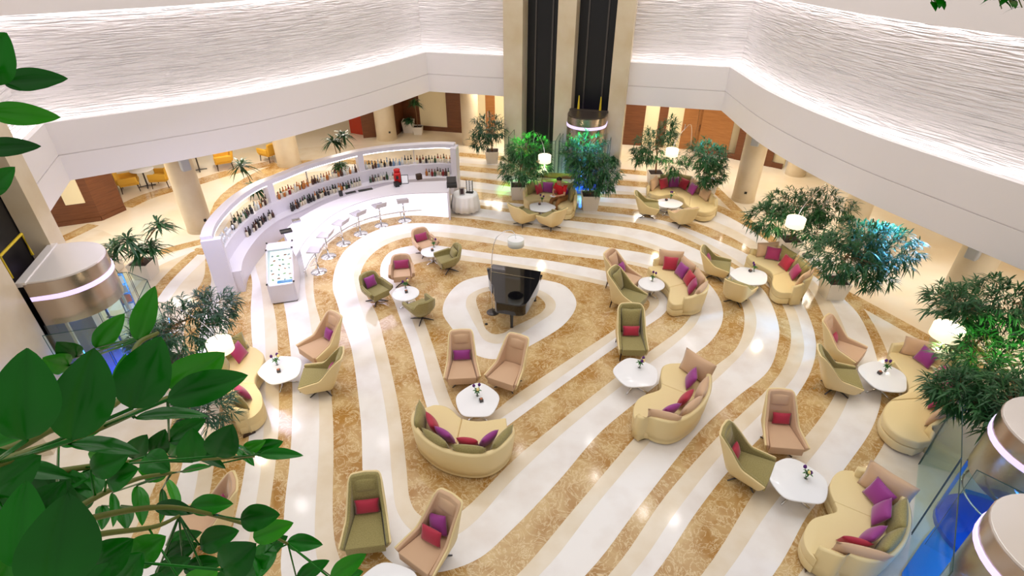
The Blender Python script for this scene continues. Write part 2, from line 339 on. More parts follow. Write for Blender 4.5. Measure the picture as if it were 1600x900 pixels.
def wall_ribbon(name, side, w0, w1, z0, z1, m):
    """a wall along one side of the atrium between two offsets outwards of the balcony line"""
    if side == 'back':
        for u0, u1 in ((0.0, TW0), (TW1, 1.0)):
            P, O = [[a.lerp(b, u0), a.lerp(b, u1)] for a, b in (mitre(w0)['back'], mitre(w1)['back'])]
            rs = [[(P[i].x, P[i].y, z0), (P[i].x, P[i].y, z1), (O[i].x, O[i].y, z1), (O[i].x, O[i].y, z0)] for i in range(2)]
            struct(mk(name, rings(rs), m, org=(P[0].x, P[0].y, z0)))
        return
    P, O = mitre(w0)[side], mitre(w1)[side]; n = len(P)
    rs = [[(P[i].x, P[i].y, z0), (P[i].x, P[i].y, z1), (O[i].x, O[i].y, z1), (O[i].x, O[i].y, z0)] for i in range(n)]
    return struct(mk(name, rings(rs), m, org=(P[0].x, P[0].y, z0)))
def wave_wall(name, P, z0, z1):
    n = len(P); L = [0]
    for i in range(1, n): L.append(L[-1] + (P[i] - P[i - 1]).length)
    v = [(p.x, p.y, z) for p in P for z in (z0, z1)]; O = offs(P, 0.15)
    k = len(v); v += [(p.x, p.y, z) for p in O for z in (z0, z1)]
    f = [[2 * i, 2 * i + 2, 2 * i + 3, 2 * i + 1] for i in range(n - 1)] + [[k + 2 * i + 1, k + 2 * i + 3, k + 2 * i + 2, k + 2 * i] for i in range(n - 1)]
    o = mk(name, (v, f), M_wave, org=(P[0].x, P[0].y, z0))
    uvl = o.data.uv_layers.new(name='UVMap')
    for po in o.data.polygons:
        for li in po.loop_indices:
            vi = o.data.loops[li].vertex_index
            i = (vi % k) // 2; uvl.data[li].uv = (L[i] + len(name) * 3.7, o.data.vertices[vi].co.z)
    return struct(o)
for nm in ('near', 'left', 'back', 'right'):
    wall_ribbon('wall_%s_fascia' % nm, nm, 0, 0.16, Z0, Z0 + 0.68, M_fascia)
    wall_ribbon('wall_%s_fascia' % nm, nm, 0.025, 0.16, Z0 + 0.68, Z0 + 0.705, M_fascia)
    wall_ribbon('wall_%s_fascia' % nm, nm, 0, 0.16, Z0 + 0.705, Z1, M_fascia)
    wall_ribbon('wall_%s_ledge' % nm, nm, 0.16, 0.56, Z1 - 0.3, Z1 - 0.22, M_fascia)
    if nm == 'back':
        a_, b_ = mitre(0.5)['back']
        wave_wall('wall_back', [a_, a_.lerp(b_, TW0)], Z1 - 0.3, ZT + 0.4); wave_wall('wall_back', [a_.lerp(b_, TW1), b_], Z1 - 0.3, ZT + 0.4)
    else: wave_wall('wall_%s' % nm, mitre(0.5)[nm], Z1 - 0.3, ZT + 0.4)
    wall_ribbon('wall_%s_upper_fascia' % nm, nm, 0.1, 0.26, ZT, 12.0, M_fascia)
    wall_ribbon('trim_%s_cove_light' % nm, nm, 0.28, 0.4, Z1 - 0.2, Z1 - 0.15, M_led)
    wall_ribbon('trim_%s_top_light' % nm, nm, 0.3, 0.4, ZT + 0.1, ZT + 0.14, mat('led_strip_top', (1, 1, 1), 0.5, emit=(1.0, 0.97, 0.98), es=7.5))
# soffits over the corridors
def slab(name, P, out, z, th, m):
    n = len(P); rs = []
    Q = out
    rs = [[(P[i].x, P[i].y, z), (Q[i].x, Q[i].y, z), (Q[i].x, Q[i].y, z + th), (P[i].x, P[i].y, z + th)] for i in range(n)]
    return struct(mk(name, rings(rs), m))
slab('ceiling_left', offs(leftP, 0.16), [p + Vector((-9, 9, 0)) for p in leftP], Z0 + 0.02, 0.2, M_fascia)
slab('ceiling_back', offs(backP, 0.98), [Vector((-12.4, 32.6, 0)), Vector((9.5, 27.2, 0))], Z0 + 0.02, 0.2, M_fascia)
slab('ceiling_right', offs(rightP, 0.16), [p + Vector((9, 6, 0)) for p in rightP], Z0 + 0.02, 0.2, M_fascia)

# ------------------------------------------------------------------ back wall with doors and panels
def wall_panel(name, a, b, z0, z1, th, m, off=0.0):
    d = (b - a).normalized(); q = Vector((d.y, -d.x, 0))
    pts = [a + q * off, b + q * off, b + q * (off + th), a + q * (off + th)]
    return struct(mk(name, prism([(p.x, p.y) for p in pts], z0, z1), m, org=(a.x, a.y, z0)))
bwl, bwr = G(640, 197), G(722, 204)
wl = Vector((-6.2, 29.2, 0)); wr = Vector((11.2, 25.2, 0))
back_line = lambda px: (lambda u: wl + (wr - wl) * u)(max(0, min(1, _bx(px))))
def _bx(px):
    # where the sight line of column px (at floor height) meets the back wall line
    lo, hi = 0.0, 1.0
    for _ in range(40):
        mid = (lo + hi) / 2; p = wl + (wr - wl) * mid
        z = p.y * _c + CAM_H * _s
        if 800 + FOC * p.x / z < px: lo = mid
        else: hi = mid
    return lo
wall_panel('wall_back_corridor', wl, wr, 0, Z0, 0.2, M_creamwall, -0.2)
pan = [(622, 658, M_wood, 'wall_back_panel'), (700, 722, M_wood, 'wall_back_panel'), (760, 774, M_wood_lt, 'door_1'),
       (968, 1002, M_wood, 'door_2'), (1023, 1036, M_wood, 'wall_back_panel'), (1060, 1082, M_wood_lt, 'door_3'), (1082.6, 1104, M_wood_lt, 'door_4')]
for x0, x1, m, nm in pan:
    a, b = back_line(x0), back_line(x1)
    o = wall_panel(nm, a, b, 0.0, Z0 - 0.05, 0.05, m)
    if nm.startswith('door'):
        d = (b - a).normalized(); q = Vector((d.y, -d.x, 0)); hp = a + d * 0.12 + q * 0.09
        h = mk('door_handle', box((hp.x, hp.y, 1.05), (0.03, 0.03, 0.3)), MATS.get('steel') or mat('steel', (0.6, 0.6, 0.62), 0.25, 1.0), parent=o, org=(a.x, a.y, 0))
wall_panel('baseboard_back', back_line(622), back_line(722), 0, 0.22, 0.07, M_wood)
wall_panel('baseboard_back', back_line(1060), back_line(1112), 0, 0.2, 0.07, M_wood_lt)
# angled wall behind the right corner with slats
a, b = G(1132, 238), G(1172, 239)
sw0, sw1 = Vector((8.55, 25.8, 0)), Vector((11.9, 23.2, 0))
wall_panel('wall_right_corridor', sw0 + Vector((0, 0.2, 0)), sw1, 0, Z0, 0.15, M_creamwall, -0.3)
dd = (sw1 - sw0)
wall_panel('door_5', sw0 + dd * 0.08, sw0 + dd * 0.42, 0, Z0 - 0.05, 0.06, M_wood_lt)
for t in (0.5, 0.66, 0.82):
    wall_panel('trim_slat', sw0 + dd * t, sw0 + dd * (t + 0.07), 0, Z0 - 0.05, 0.12, M_wood)
wall_panel('baseboard_right', sw0 + dd * 0.05, sw1, 0, 0.22, 0.1, M_wood)
# left part of the back wall: dark panels, red doors
for (x0, y0), (x1, y1), m, nm, hh in [((550, 207), (569, 210), M_redwood, 'door_6', 2.3), ((568, 215), (590, 213), M_wood, 'wall_back_panel', 3.1)]:
    wall_panel(nm, G(x0, y0), G(x1, y1), 0, hh, 0.1, m)
wall_panel('wall_back_panel', G(611, 217), G(640, 192), 0, 3.1, 0.1, M_wood)
# walnut block in the left corridor
q = [G(80, 356), G(160, 344.5), G(197, 328), G(185, 295), G(90, 318)]
struct(mk('wall_left_walnut', prism([(p.x, p.y) for p in q], 0, Z0), M_wood, org=(q[0].x, q[0].y, 0)))
dq = (q[1] - q[0]).normalized()
o = wall_panel('door_7', q[0] + dq * 0.72, q[0] + dq * 1.3, 0.75, Z0 - 0.1, 0.04, M_creamwall)
wall_panel('baseboard_left', q[0], q[1], 0, 0.16, 0.03, M_wood)
wall_panel('baseboard_left', q[1], q[2], 0, 0.16, 0.03, M_wood)
# outer walls of the corridors
for nm, a, b, m in (('wall_outer_left', (-24, 8, 0), (-19, 33, 0), M_creamwall), ('wall_outer_back', (-19, 34, 0), (-5.6, 31, 0), M_creamwall), ('wall_outer_right', (13.2, 24.2, 0), (20, 10, 0), M_creamwall)):
    wall_panel(nm, Vector(a), Vector(b), 0, Z0, 0.2, m)

# ------------------------------------------------------------------ columns
M_steel = mat('steel', (0.6, 0.6, 0.62), 0.25, 1.0)
M_grey = mat('grey_plastic', (0.45, 0.47, 0.5), 0.5)
def column(px, py, r, label, sp=None):
    g = G(px, py); g = Vector((g.x, g.y + r * 0.9, 0))
    t = thing('column', label, 'column', g); t['kind'] = 'structure'
    smooth_angle(mk('shaft', lathe([(r, 0.12), (r, Z0)], 28), M_stone, t))
    smooth_angle(mk('plinth', lathe([(r * 1.03, 0), (r * 1.03, 0.13)], 28), M_stone, t))
    if sp:
        a = R(sp); mk('wall_speaker', box((math.cos(a) * (r + 0.1), math.sin(a) * (r + 0.1), 2.5 if px < 1400 else 1.9), (0.22, 0.28, 0.42), a), M_grey, t, bevel=0.04)
        mk('socket', box((math.cos(a + 0.2) * r, math.sin(a + 0.2) * r, 0.45), (0.04, 0.09, 0.09), a + 0.2), mat('black_plastic', (0.02, 0.02, 0.02), 0.4), t)
    return t
column(306, 366, 0.42, 'round stone column left of the bar wall', -40)
column(1166, 318, 0.42, 'round stone column right of the back sofa', -120)
column(602, 221, 0.5, 'stone column behind the bar wall', -70)
column(735, 228, 0.42, 'round stone column left of the back lifts')
column(447, 262, 0.5, 'stone column in the far left lounge')
column(1248, 277, 0.4, 'round stone column under the right balcony')
column(1335, 372, 0.42, 'round stone column behind the blue-lit tree')
column(1505, 492, 0.45, 'round stone column behind the largest tree', -150)
# ================================================================== FURNITURE
M_leather = mat('honey_leather', srgb(231, 209, 156), 0.42)
M_beige = mat('beige_wool', srgb(208, 172, 138), 0.85, sheen=0.3, bump=(220, 0.12))
M_green = mat('olive_wool', srgb(158, 146, 92), 0.85, sheen=0.3, bump=(220, 0.12), noise=(srgb(142, 130, 78), 60, 3, 0.4, 0.6))
M_red = mat('crimson_cloth', srgb(176, 36, 62), 0.7, sheen=0.3)
M_purple = mat('purple_cloth', srgb(146, 44, 130), 0.6, sheen=0.4)
M_magenta = mat('plum_cloth', srgb(158, 40, 96), 0.65, sheen=0.4)
M_chrome = mat('chrome', (0.75, 0.75, 0.77), 0.12, 1.0)
M_darkmetal = mat('dark_metal', (0.10, 0.09, 0.085), 0.35, 0.7)
M_darkwood = mat('dark_wood', srgb(58, 36, 22), 0.4)
M_white = mat('white_lacquer', srgb(244, 244, 246), 0.12)
M_gloss_black = mat('piano_black', (0.004, 0.004, 0.005), 0.05, coat=0.5)
FAB = {'beige': M_beige, 'green': M_green}
PIL = {'red': M_red, 'purple': M_purple, 'plum': M_magenta, 'beige': M_beige, 'green': M_green}

def pillow(w, h, t, n=10, pinch=0.12):
    """puffed square cushion standing in the local XZ plane, face towards +Y, resting on z=0"""
    V, Fc = [], []
    for side in (1, -1):
        o = len(V)
        for j in range(n + 1):
            for i in range(n + 1):
                a, b = 2 * i / n - 1, 2 * j / n - 1
                k = (max(0, 1 - a * a) ** 0.45) * (max(0, 1 - b * b) ** 0.45)
                x = a * (1 - pinch * (1 - b * b) * 0.0 - pinch * (1 - abs(b)) * 0.5); z = b * (1 - pinch * (1 - abs(a)) * 0.5)
                V.append((x * w / 2, side * k * t / 2, h / 2 + z * h / 2))
        for j in range(n):
            for i in range(n):
                q = [o + j * (n + 1) + i, o + j * (n + 1) + i + 1, o + (j + 1) * (n + 1) + i + 1, o + (j + 1) * (n + 1) + i]
                Fc.append(q if side < 0 else q[::-1])
    # weld the rims
    seen, mp, V2 = {}, [], []
    for p in V:
        k = (round(p[0], 5), round(p[1], 5), round(p[2], 5))
        if k not in seen: seen[k] = len(V2); V2.append(p)
        mp.append(seen[k])
    F2 = []
    for q in Fc:
        q = [mp[i] for i in q]; q = [x for i, x in enumerate(q) if x != q[i - 1]]
        if len(q) > 2: F2.append(q)
    return V2, F2

def face(front):   # rotation about z that turns local +Y towards a direction
    return math.atan2(front.y, front.x) - math.pi / 2
def throw(kind, base, direc, w, h, label, group=None, lean=18, roll=0):
    o = mk('throw_pillow', pillow(w, h, 0.17 if h > 0.3 else 0.14), PIL[kind], smooth=True)
    o.location = base
    o.rotation_euler = Matrix.Rotation(face(direc), 4, 'Z').to_3x3().to_4x4().to_euler()
    m = Matrix.Rotation(face(direc), 4, 'Z') @ Matrix.Rotation(R(lean), 4, 'X') @ Matrix.Rotation(R(roll), 4, 'Y')
    o.rotation_euler = m.to_euler()
    return tag(o, label, 'pillow', group)

# ---- shell armchairs: a wrap-round shell, lining, seat, base
def u_path(w, d, rc, n=44, wb=1.0):
    """plan of the shell from the right front tip, round the back, to the left front tip; parameter 0..1 of depth kept"""
    P = [Vector((w / 2 * 1.02, d / 2, 0)), Vector((w / 2, 0, 0)), Vector((w / 2 - 0.01, -d / 2 + rc, 0))]
    for k in range(1, 6):
        a = k / 6 * math.pi / 2
        P.append(Vector((w / 2 - rc + rc * math.cos(a), -d / 2 + rc - rc * math.sin(a), 0)))
    P.append(Vector((w / 2 - rc, -d / 2, 0))); P.append(Vector((0, -d / 2 - 0.02, 0)))
    P = P + [Vector((-p.x, p.y, 0)) for p in P[:-1]][::-1]
    P = [Vector((p.x * (1 + (wb - 1) * min(1, max(0, (d / 2 - p.y) / d))), p.y, 0)) for p in P]
    return resample(P, n)
def shell_parts(w, d, rc, hb, ha, hr, z0, lean, taper, flare, th, kback=0.6, power=1.0, n=44, notch=0, wb=1.0):
    P = u_path(w, d, rc, n, wb); top = []
    for p in P:
        t = min(max((d / 2 - p.y) / d, 0), 1)
        s = min(max((t - kback) / (0.97 - kback), 0), 1); s = s * s * (3 - 2 * s)
        z = ha + (hr - ha) * t ** power + (hb - hr) * s
        if notch:
            z -= notch * math.exp(-((t - 0.78) / 0.07) ** 2)
        top.append(z)
    cen = [Vector((0, 0, 0)) for _ in P]
    nr = []
    for i, p in enumerate(P):
        dd = (P[min(i + 1, n - 1)] - P[max(i - 1, 0)]).normalized(); nr.append(Vector((dd.y, -dd.x, 0)))   # inwards
    def pt(i, z, inset):
        p = P[i] + nr[i] * inset; t = min(max((d / 2 - p.y) / d, 0), 1)
        kz = min(max((z - z0) / (0.45 - z0), 0), 1)
        sc = (1 - flare) + flare * kz ** 0.7
        x = p.x * sc; y = p.y * sc
        up = max(0, z - 0.45)
        y -= lean * up * t; x *= 1 - taper * min(1, up / max(hb - 0.45, 0.01)) * t
        return (x, y, z)
    def solid(a, b, zlow, zcap=0.0, M=6):
        rs = []
        for i in range(n):
            ztop = top[i] - zcap
            col = [pt(i, zlow + (ztop - zlow) * k / M, a) for k in range(M + 1)] + [pt(i, zlow + (ztop - zlow) * k / M, b) for k in range(M, -1, -1)]
            rs.append(col)
        return rings(rs)
    outer = solid(0.0, th * 0.42, z0)
    lining = solid(th * 0.42, th, max(z0 + 0.06, 0.24), -0.006)
    ins = [pt(i, 0.36, th + 0.004) for i in range(n)]
    return outer, lining, ins
CH = {}
def chair_meshes(style):
    if style in CH: return CH[style]
    if style == 'lounge': a = dict(w=0.84, d=0.78, rc=0.12, hb=1.04, ha=0.46, hr=0.60, z0=0.17, lean=0.40, taper=0.10, flare=0.30, th=0.085, kback=0.52, wb=0.74)
    elif style == 'low': a = dict(w=0.84, d=0.76, rc=0.14, hb=0.88, ha=0.47, hr=0.58, z0=0.17, lean=0.38, taper=0.06, flare=0.30, th=0.085, kback=0.5, wb=0.80)
    elif style == 'wing': a = dict(w=0.72, d=0.86, rc=0.16, hb=1.08, ha=0.43, hr=0.80, z0=0.22, lean=0.30, taper=0.05, flare=0.10, th=0.085, kback=0.45, power=1.25)
    else: a = dict(w=0.74, d=0.68, rc=0.30, hb=0.80, ha=0.54, hr=0.62, z0=0.27, lean=0.22, taper=0.02, flare=0.42, th=0.08, kback=0.6, notch=0.10, n=64)
    o, l, ins = shell_parts(**a)
    inner = [(p[0], p[1]) for p in ins]
    fy = max(p[1] for p in inner)
    front = [(inner[-1][0], fy + 0.03), (inner[0][0], fy + 0.03)]
    seat = prism(inner + front, 0.25, 0.435)
    CH[style] = (o, l, seat, a)
    return CH[style]
def star_base(t, r=0.30, n=4, m=None, hz=0.2, off=45):
    m = m or M_darkmetal
    mk('column', cat(lathe([(0.03, 0.03), (0.03, hz)], 10), lathe([(0.06, hz - 0.02), (0.14, hz + 0.01)], 10)), M_chrome, t, smooth=True)
    for k in range(n):
        a = R(off + k * 360 / n)
        mk('leg', tube([(0, 0, 0.06), (math.cos(a) * r * 0.6, math.sin(a) * r * 0.6, 0.045), (math.cos(a) * r, math.sin(a) * r, 0.015)], [0.022, 0.018, 0.013], 6), m, t, smooth=True)
def armchair(style, fabric, seat_px, front_px, label, pil=(), name=None, group=None, scale=1.0):
    c = G(*seat_px, 0.42); f = G(*front_px, 0.42) - c
    rz = face(f)
    nm = {'lounge': 'lounge_chair', 'low': 'lounge_chair', 'wing': 'wing_chair', 'tub': 'swivel_chair'}[style]
    d = f.normalized(); back = {'tub': 0.02, 'wing': -0.02}.get(style, -0.02)
    base = Vector((c.x, c.y, 0)) - Vector((d.x, d.y, 0)) * 0.06
    t = thing(nm, label, 'armchair', base, rz, group)
    t.scale = (scale,) * 3
    o, l, s, a = chair_meshes(style)
    fb = FAB[fabric]
    if style == 'tub':
        mk('shell', o, fb, t, smooth=True, bevel=0.012); mk('lining', l, fb, t, smooth=True, bevel=0.015)
    else:
        mk('shell', o, M_leather, t, smooth=True, bevel=0.012); mk('lining', l, fb, t, smooth=True, bevel=0.015)
    mk('seat', s, fb, t, smooth=True, bevel=0.05, seg=3)
    if style in ('lounge', 'low'):
        hb = a['hb']
        if style == 'lounge':
            # padded head rest lying on the upper back
            y = -a['d'] / 2 - a['lean'] * (hb - 0.45) + 0.14
            mk('headrest', xf(pillow(0.44, 0.26, 0.10), Matrix.Translation((0, y + 0.05, hb - 0.30)) @ Matrix.Rotation(R(20), 4, 'X')), fb, t, smooth=True)
        star_base(t, 0.34)
    elif style == 'wing':
        mk('back_cushion', xf(pillow(0.50, 0.62, 0.14), Matrix.Translation((0, -0.26, 0.43)) @ Matrix.Rotation(R(17), 4, 'X')), fb, t, smooth=True)
        for sx, sy in ((1, 1), (-1, 1), (1, -1), (-1, -1)):
            mk('leg', tube([(sx * 0.27, sy * 0.33 - 0.01, 0.26), (sx * 0.29, sy * 0.37 - 0.01, 0.0)], [0.022, 0.013], 8), M_darkwood, t, smooth=True)
    else:
        star_base(t, 0.32, hz=0.27)
    for i, pl in enumerate(pil):
        kind, lab = pl[0], pl[1]; w, h = (pl[2] if len(pl) > 2 else (0.42, 0.25)); sx = pl[3] if len(pl) > 3 else 0.0; roll = pl[4] if len(pl) > 4 else 0
        fy = pl[5] if len(pl) > 5 else (0.17 if style != 'tub' else 0.215)
        side = Vector((d.y, -d.x, 0))
        dep = -a['d'] / 2 + fy + (0.06 if style == 'wing' else 0)
        if style == 'wing': dep += 0.11
        b = base + Vector((d.x, d.y, 0)) * dep * scale + side * sx + Vector((0, 0, 0.437 * scale))
        throw(kind, b, d, w, h, lab, lean=22, roll=roll)
    return t

armchair('lounge', 'beige', (497, 541), (478, 552), 'beige high-back lounge chair beside the left white table, the farther of its pair', [('purple', 'purple pillow in the beige lounge chair by the left white table', (0.3, 0.3))])
armchair('lounge', 'green', (495, 588), (470, 590), 'olive high-back lounge chair beside the left white table, turned away from the centre', [('plum', 'plum pillow in the olive lounge chair by the left white table', (0.38, 0.25))])
armchair('lounge', 'beige', (722, 576), (722, 595), 'beige lounge chair facing the camera just in front of the piano, left of the pair', [('purple', 'wide purple pillow in the beige chair directly in front of the piano')])
armchair('lounge', 'beige', (792, 582), (779, 600), 'beige lounge chair without a pillow, right of the pair in front of the piano')
armchair('lounge', 'green', (573, 826), (571, 848), 'olive lounge chair with a crimson pillow near the bottom edge of the floor', [('red', 'crimson pillow in the olive lounge chair near the bottom edge', (0.42, 0.27))])
armchair('lounge', 'beige', (668, 855), (653, 872), 'beige lounge chair with two pillows, nearest the bottom edge', [('purple', 'purple pillow at the back of the beige chair nearest the bottom edge', (0.36, 0.36), -0.02, 20, 0.19), ('red', 'crimson pillow in front of a purple one in the nearest beige chair', (0.42, 0.28), 0.0, 8, 0.38)])
armchair('lounge', 'beige', (1222, 680), (1230, 700), 'beige lounge chair beside the lower right white table, the farther of its pair', [('red', 'crimson pillow in the beige lounge chair near the lower right white table', (0.36, 0.25), -0.05)])
armchair('lounge', 'green', (1175, 727), (1197, 737), 'olive lounge chair beside the lower right white table, seen from its side', [('red', 'crimson pillow in the olive lounge chair near the lower right white table', (0.32, 0.28))])
armchair('lounge', 'beige', (1323, 546), (1344, 555), 'beige lounge chair beside the far right white table, above the olive one', [('red', 'crimson pillow in the beige lounge chair at the far right', (0.36, 0.25))])
armchair('lounge', 'green', (1317, 588), (1341, 592), 'olive lounge chair beside the far right white table, below the beige one', [('purple', 'purple pillow in the olive lounge chair at the far right', (0.38, 0.25))])
armchair('low', 'green', (1123, 414), (1145, 418), 'olive-lined lounge chair seen in profile left of the table with the blue-lit tree behind', [('plum', 'plum pillow in the profile lounge chair right of the red-pillowed sofa', (0.36, 0.26))])
armchair('low', 'green', (1155, 450), (1165, 439), 'lounge chair seen from behind, its honey leather back below the table near the blue-lit tree')
armchair('low', 'green', (819, 333), (832, 328), 'lounge chair left of the table where the person in red sits', [('green', 'small olive pillow in the chair left of the seated person table', (0.3, 0.25))])
armchair('low', 'green', (860, 338), (850, 333), 'honey leather lounge chair seen from behind in front of the person in red')
armchair('low', 'green', (1015, 321), (1031, 322), 'honey leather lounge chair left of the table by the long back sofa')
armchair('low', 'beige', (1066, 334), (1058, 327), 'honey leather lounge chair seen from behind at the table by the long back sofa')
armchair('lounge', 'beige', (318, 812), (298, 820), 'beige lounge chair half hidden behind the big leaves', [('plum', 'plum pillow in the lounge chair behind the big leaves', (0.3, 0.3))])
armchair('wing', 'beige', (977, 433), (991, 438), 'tall wing chair with beige lining and two pillows right of the piano', [('purple', 'purple pillow in the beige-lined wing chair, nearer the seat front', (0.27, 0.34), 0.15), ('purple', 'purple pillow tucked at the back of the beige-lined wing chair', (0.27, 0.32), -0.15)])
armchair('wing', 'green', (985, 462), (1002, 468), 'tall wing chair with olive lining, in front of the beige-lined one')
armchair('wing', 'green', (987, 532), (991, 548), 'olive wing chair with a crimson pillow facing the camera', [('red', 'crimson pillow in the olive wing chair that faces the camera', (0.42, 0.26))])
armchair('tub', 'beige', (664, 381), (672, 388), 'small beige swivel chair with a plum pillow nearest the bar stools', [('plum', 'plum pillow in the beige swivel chair nearest the bar stools', (0.42, 0.26))])
armchair('tub', 'green', (698, 405), (686, 408), 'small olive swivel chair without pillow facing the bar', [('green', 'olive pad in the swivel chair facing the bar', (0.4, 0.3))])
armchair('tub', 'beige', (628, 426), (628, 437), 'small beige swivel chair with a plum pillow, second from the bar', [('plum', 'plum pillow in the second beige swivel chair from the bar', (0.45, 0.27))])
armchair('tub', 'green', (588, 453), (597, 459), 'small olive swivel chair with a purple pillow, left of the round table', [('purple', 'purple pillow in the olive swivel chair left of the round table', (0.34, 0.32))])
armchair('tub', 'green', (656, 478), (645, 468), 'small olive swivel chair seen from behind, below the round table')

# ---- tables
def tri_round(w, d, n=40, e=0.10):
    return [((w / 2) * (math.cos(a) * (1 + e * math.cos(3 * a))), (d / 2) * (math.sin(a) * (1 - e * 0.6 * math.cos(3 * a)) + 0.0)) for a in [2 * math.pi * i / n for i in range(n)]]
def table(px, w, d, rot, label, h=0.42, round_=False, name='coffee_table'):
    c = G(*px, h); t = thing(name, label, 'table', (c.x, c.y, 0), R(rot))
    poly = tri_round(w, d, e=0.0 if round_ else 0.10)
    mk('tabletop', prism(poly, h - 0.035, h), M_white, t, smooth=True, bevel=0.015)
    mk('column', lathe([(0.035, 0.04), (0.035, h - 0.03)], 12), M_chrome, t, smooth=True)
    for k in range(4):
        a = R(45 + 90 * k); r = 0.26 if round_ else 0.34
        mk('leg', tube([(0, 0, 0.05), (r * math.cos(a), r * math.sin(a), 0.018)], [0.026, 0.018], 6), M_chrome, t, smooth=True)
    return c, h, R(rot)
TB = {}
for key, px, w, d, rot, lab, rd in [
    ('centre', (746, 626), 1.02, 0.92, 90, 'white rounded triangular table in front of the curved sofa below the piano', False),
    ('left', (437, 577), 0.92, 1.02, 50, 'white rounded table between the left lounge chairs and the leaf-hidden sofa', False),
    ('right', (994, 583), 0.98, 1.0, 95, 'white rounded table in front of the olive wing chair facing the camera', False),
    ('tree', (1170, 431), 1.06, 0.98, 20, 'white rounded table near the blue-lit tree, between sofa and chairs', False),
    ('far', (1382, 588), 0.96, 1.05, 150, 'white rounded table at the far right between chairs and sofa', False),
    ('low', (1247, 752), 0.98, 1.02, 80, 'white rounded table at the lower right with tulips on it', False),
    ('person', (846, 323), 0.95, 0.85, 0, 'white rounded table in front of the person in red', False),
    ('long', (1045, 317), 0.95, 0.85, 0, 'white rounded table in front of the long back sofa', False),
    ('wing', (1018, 443), 0.74, 0.74, 0, 'small round white table beside the tall wing chairs', True),
    ('bar', (676, 392), 0.74, 0.74, 0, 'small round white table nearest the bar stools', True),
    ('tub', (634, 458), 0.74, 0.74, 0, 'small round white table between the olive swivel chairs', True)]:
    TB[key] = table(px, w, d, rot, lab, round_=rd)
table((598, 927), 1.0, 0.95, 30, 'white table cut by the bottom edge below the olive lounge chair')

M_glass = mat('clear_glass', (1, 1, 1), 0.02, trans=1.0, ior=1.3)
M_stem = mat('flower_stem', srgb(60, 120, 50), 0.5)
M_tulip = mat('purple_tulip', srgb(84, 24, 110), 0.5)
M_yellow = mat('cream_flower', srgb(244, 226, 150), 0.5)
M_candle = mat('amber_candle', srgb(196, 120, 80), 0.4)
def vase(key, px, lab, n=3, yel=True):
    c, h, _ = TB[key]; g = G(*px, h); t = thing('flower_vase', lab, 'vase', (g.x, g.y, h))
    mk('vase', lathe([(0.03, 0), (0.035, 0.01), (0.028, 0.1), (0.034, 0.14)], 12), M_glass, t, smooth=True)
    rnd = random.Random(px[0])
    for k in range(n):
        a = rnd.uniform(0, 6.28); dx, dy = math.cos(a) * 0.08, math.sin(a) * 0.08
        s = mk('flower', tube([(0, 0, 0.02), (dx * 0.4, dy * 0.4, 0.15), (dx, dy, 0.22)], 0.006, 5), M_stem, t)
        mk('petals', lathe([(0.008, -0.01), (0.03, 0.01), (0.034, 0.035), (0.02, 0.065)], 8, (dx, dy, 0.22)), M_yellow if (yel and k == n - 1) else M_tulip, s, smooth=True)
    V, Fc = [], []
    for k in range(6):
        a = k * 1.05; o = len(V); ca, sa = math.cos(a), math.sin(a)
        for (r, w, z) in ((0.01, 0.008, 0.1), (0.05, 0.022, 0.16), (0.10, 0.004, 0.14)):
            V += [(ca * r - sa * w, sa * r + ca * w, z), (ca * r + sa * w, sa * r - ca * w, z)]
        Fc += [[o, o + 1, o + 3, o + 2], [o + 2, o + 3, o + 5, o + 4]]
    mk('leaves', (V, Fc), M_stem, t)
def candle(key, px, lab):
    c, h, _ = TB[key]; g = G(*px, h); t = thing('candle_holder', lab, 'candle holder', (g.x, g.y, h), R(20))
    mk('holder', box((0, 0, 0.035), (0.08, 0.08, 0.07)), M_darkmetal, t, bevel=0.008)
    mk('candle', lathe([(0.028, 0.06), (0.028, 0.085)], 10), M_candle, t, smooth=True)
for key, vp, cp, w_ in [('centre', (746, 618), (752, 627), 'the centre table in front of the curved sofa'), ('left', (433, 570), (436, 581), 'the left white table'),
                    ('right', (999, 574), None, 'the table in front of the olive wing chair'), ('tree', (1178, 424), (1172, 424.5), 'the table near the blue-lit tree'),
                    ('far', (1383, 580), (1374, 584), 'the far right white table'), ('low', (1259, 747), None, 'the lower right white table'),
                    ('person', (847, 315.5), (843, 320), 'the table of the person in red'), ('long', (1048, 311), (1041, 313.5), 'the table of the long back sofa'),
                    ('wing', (1019, 439), None, 'the small table by the wing chairs'), ('bar', (678, 386), (675.5, 392), 'the small table nearest the bar'),
                    ('tub', (634, 450), (635, 457), 'the small table between the olive swivel chairs')]:
    vase(key, vp, 'glass vase of purple tulips on ' + w_)
    if cp: candle(key, cp, 'small dark candle holder on ' + w_)

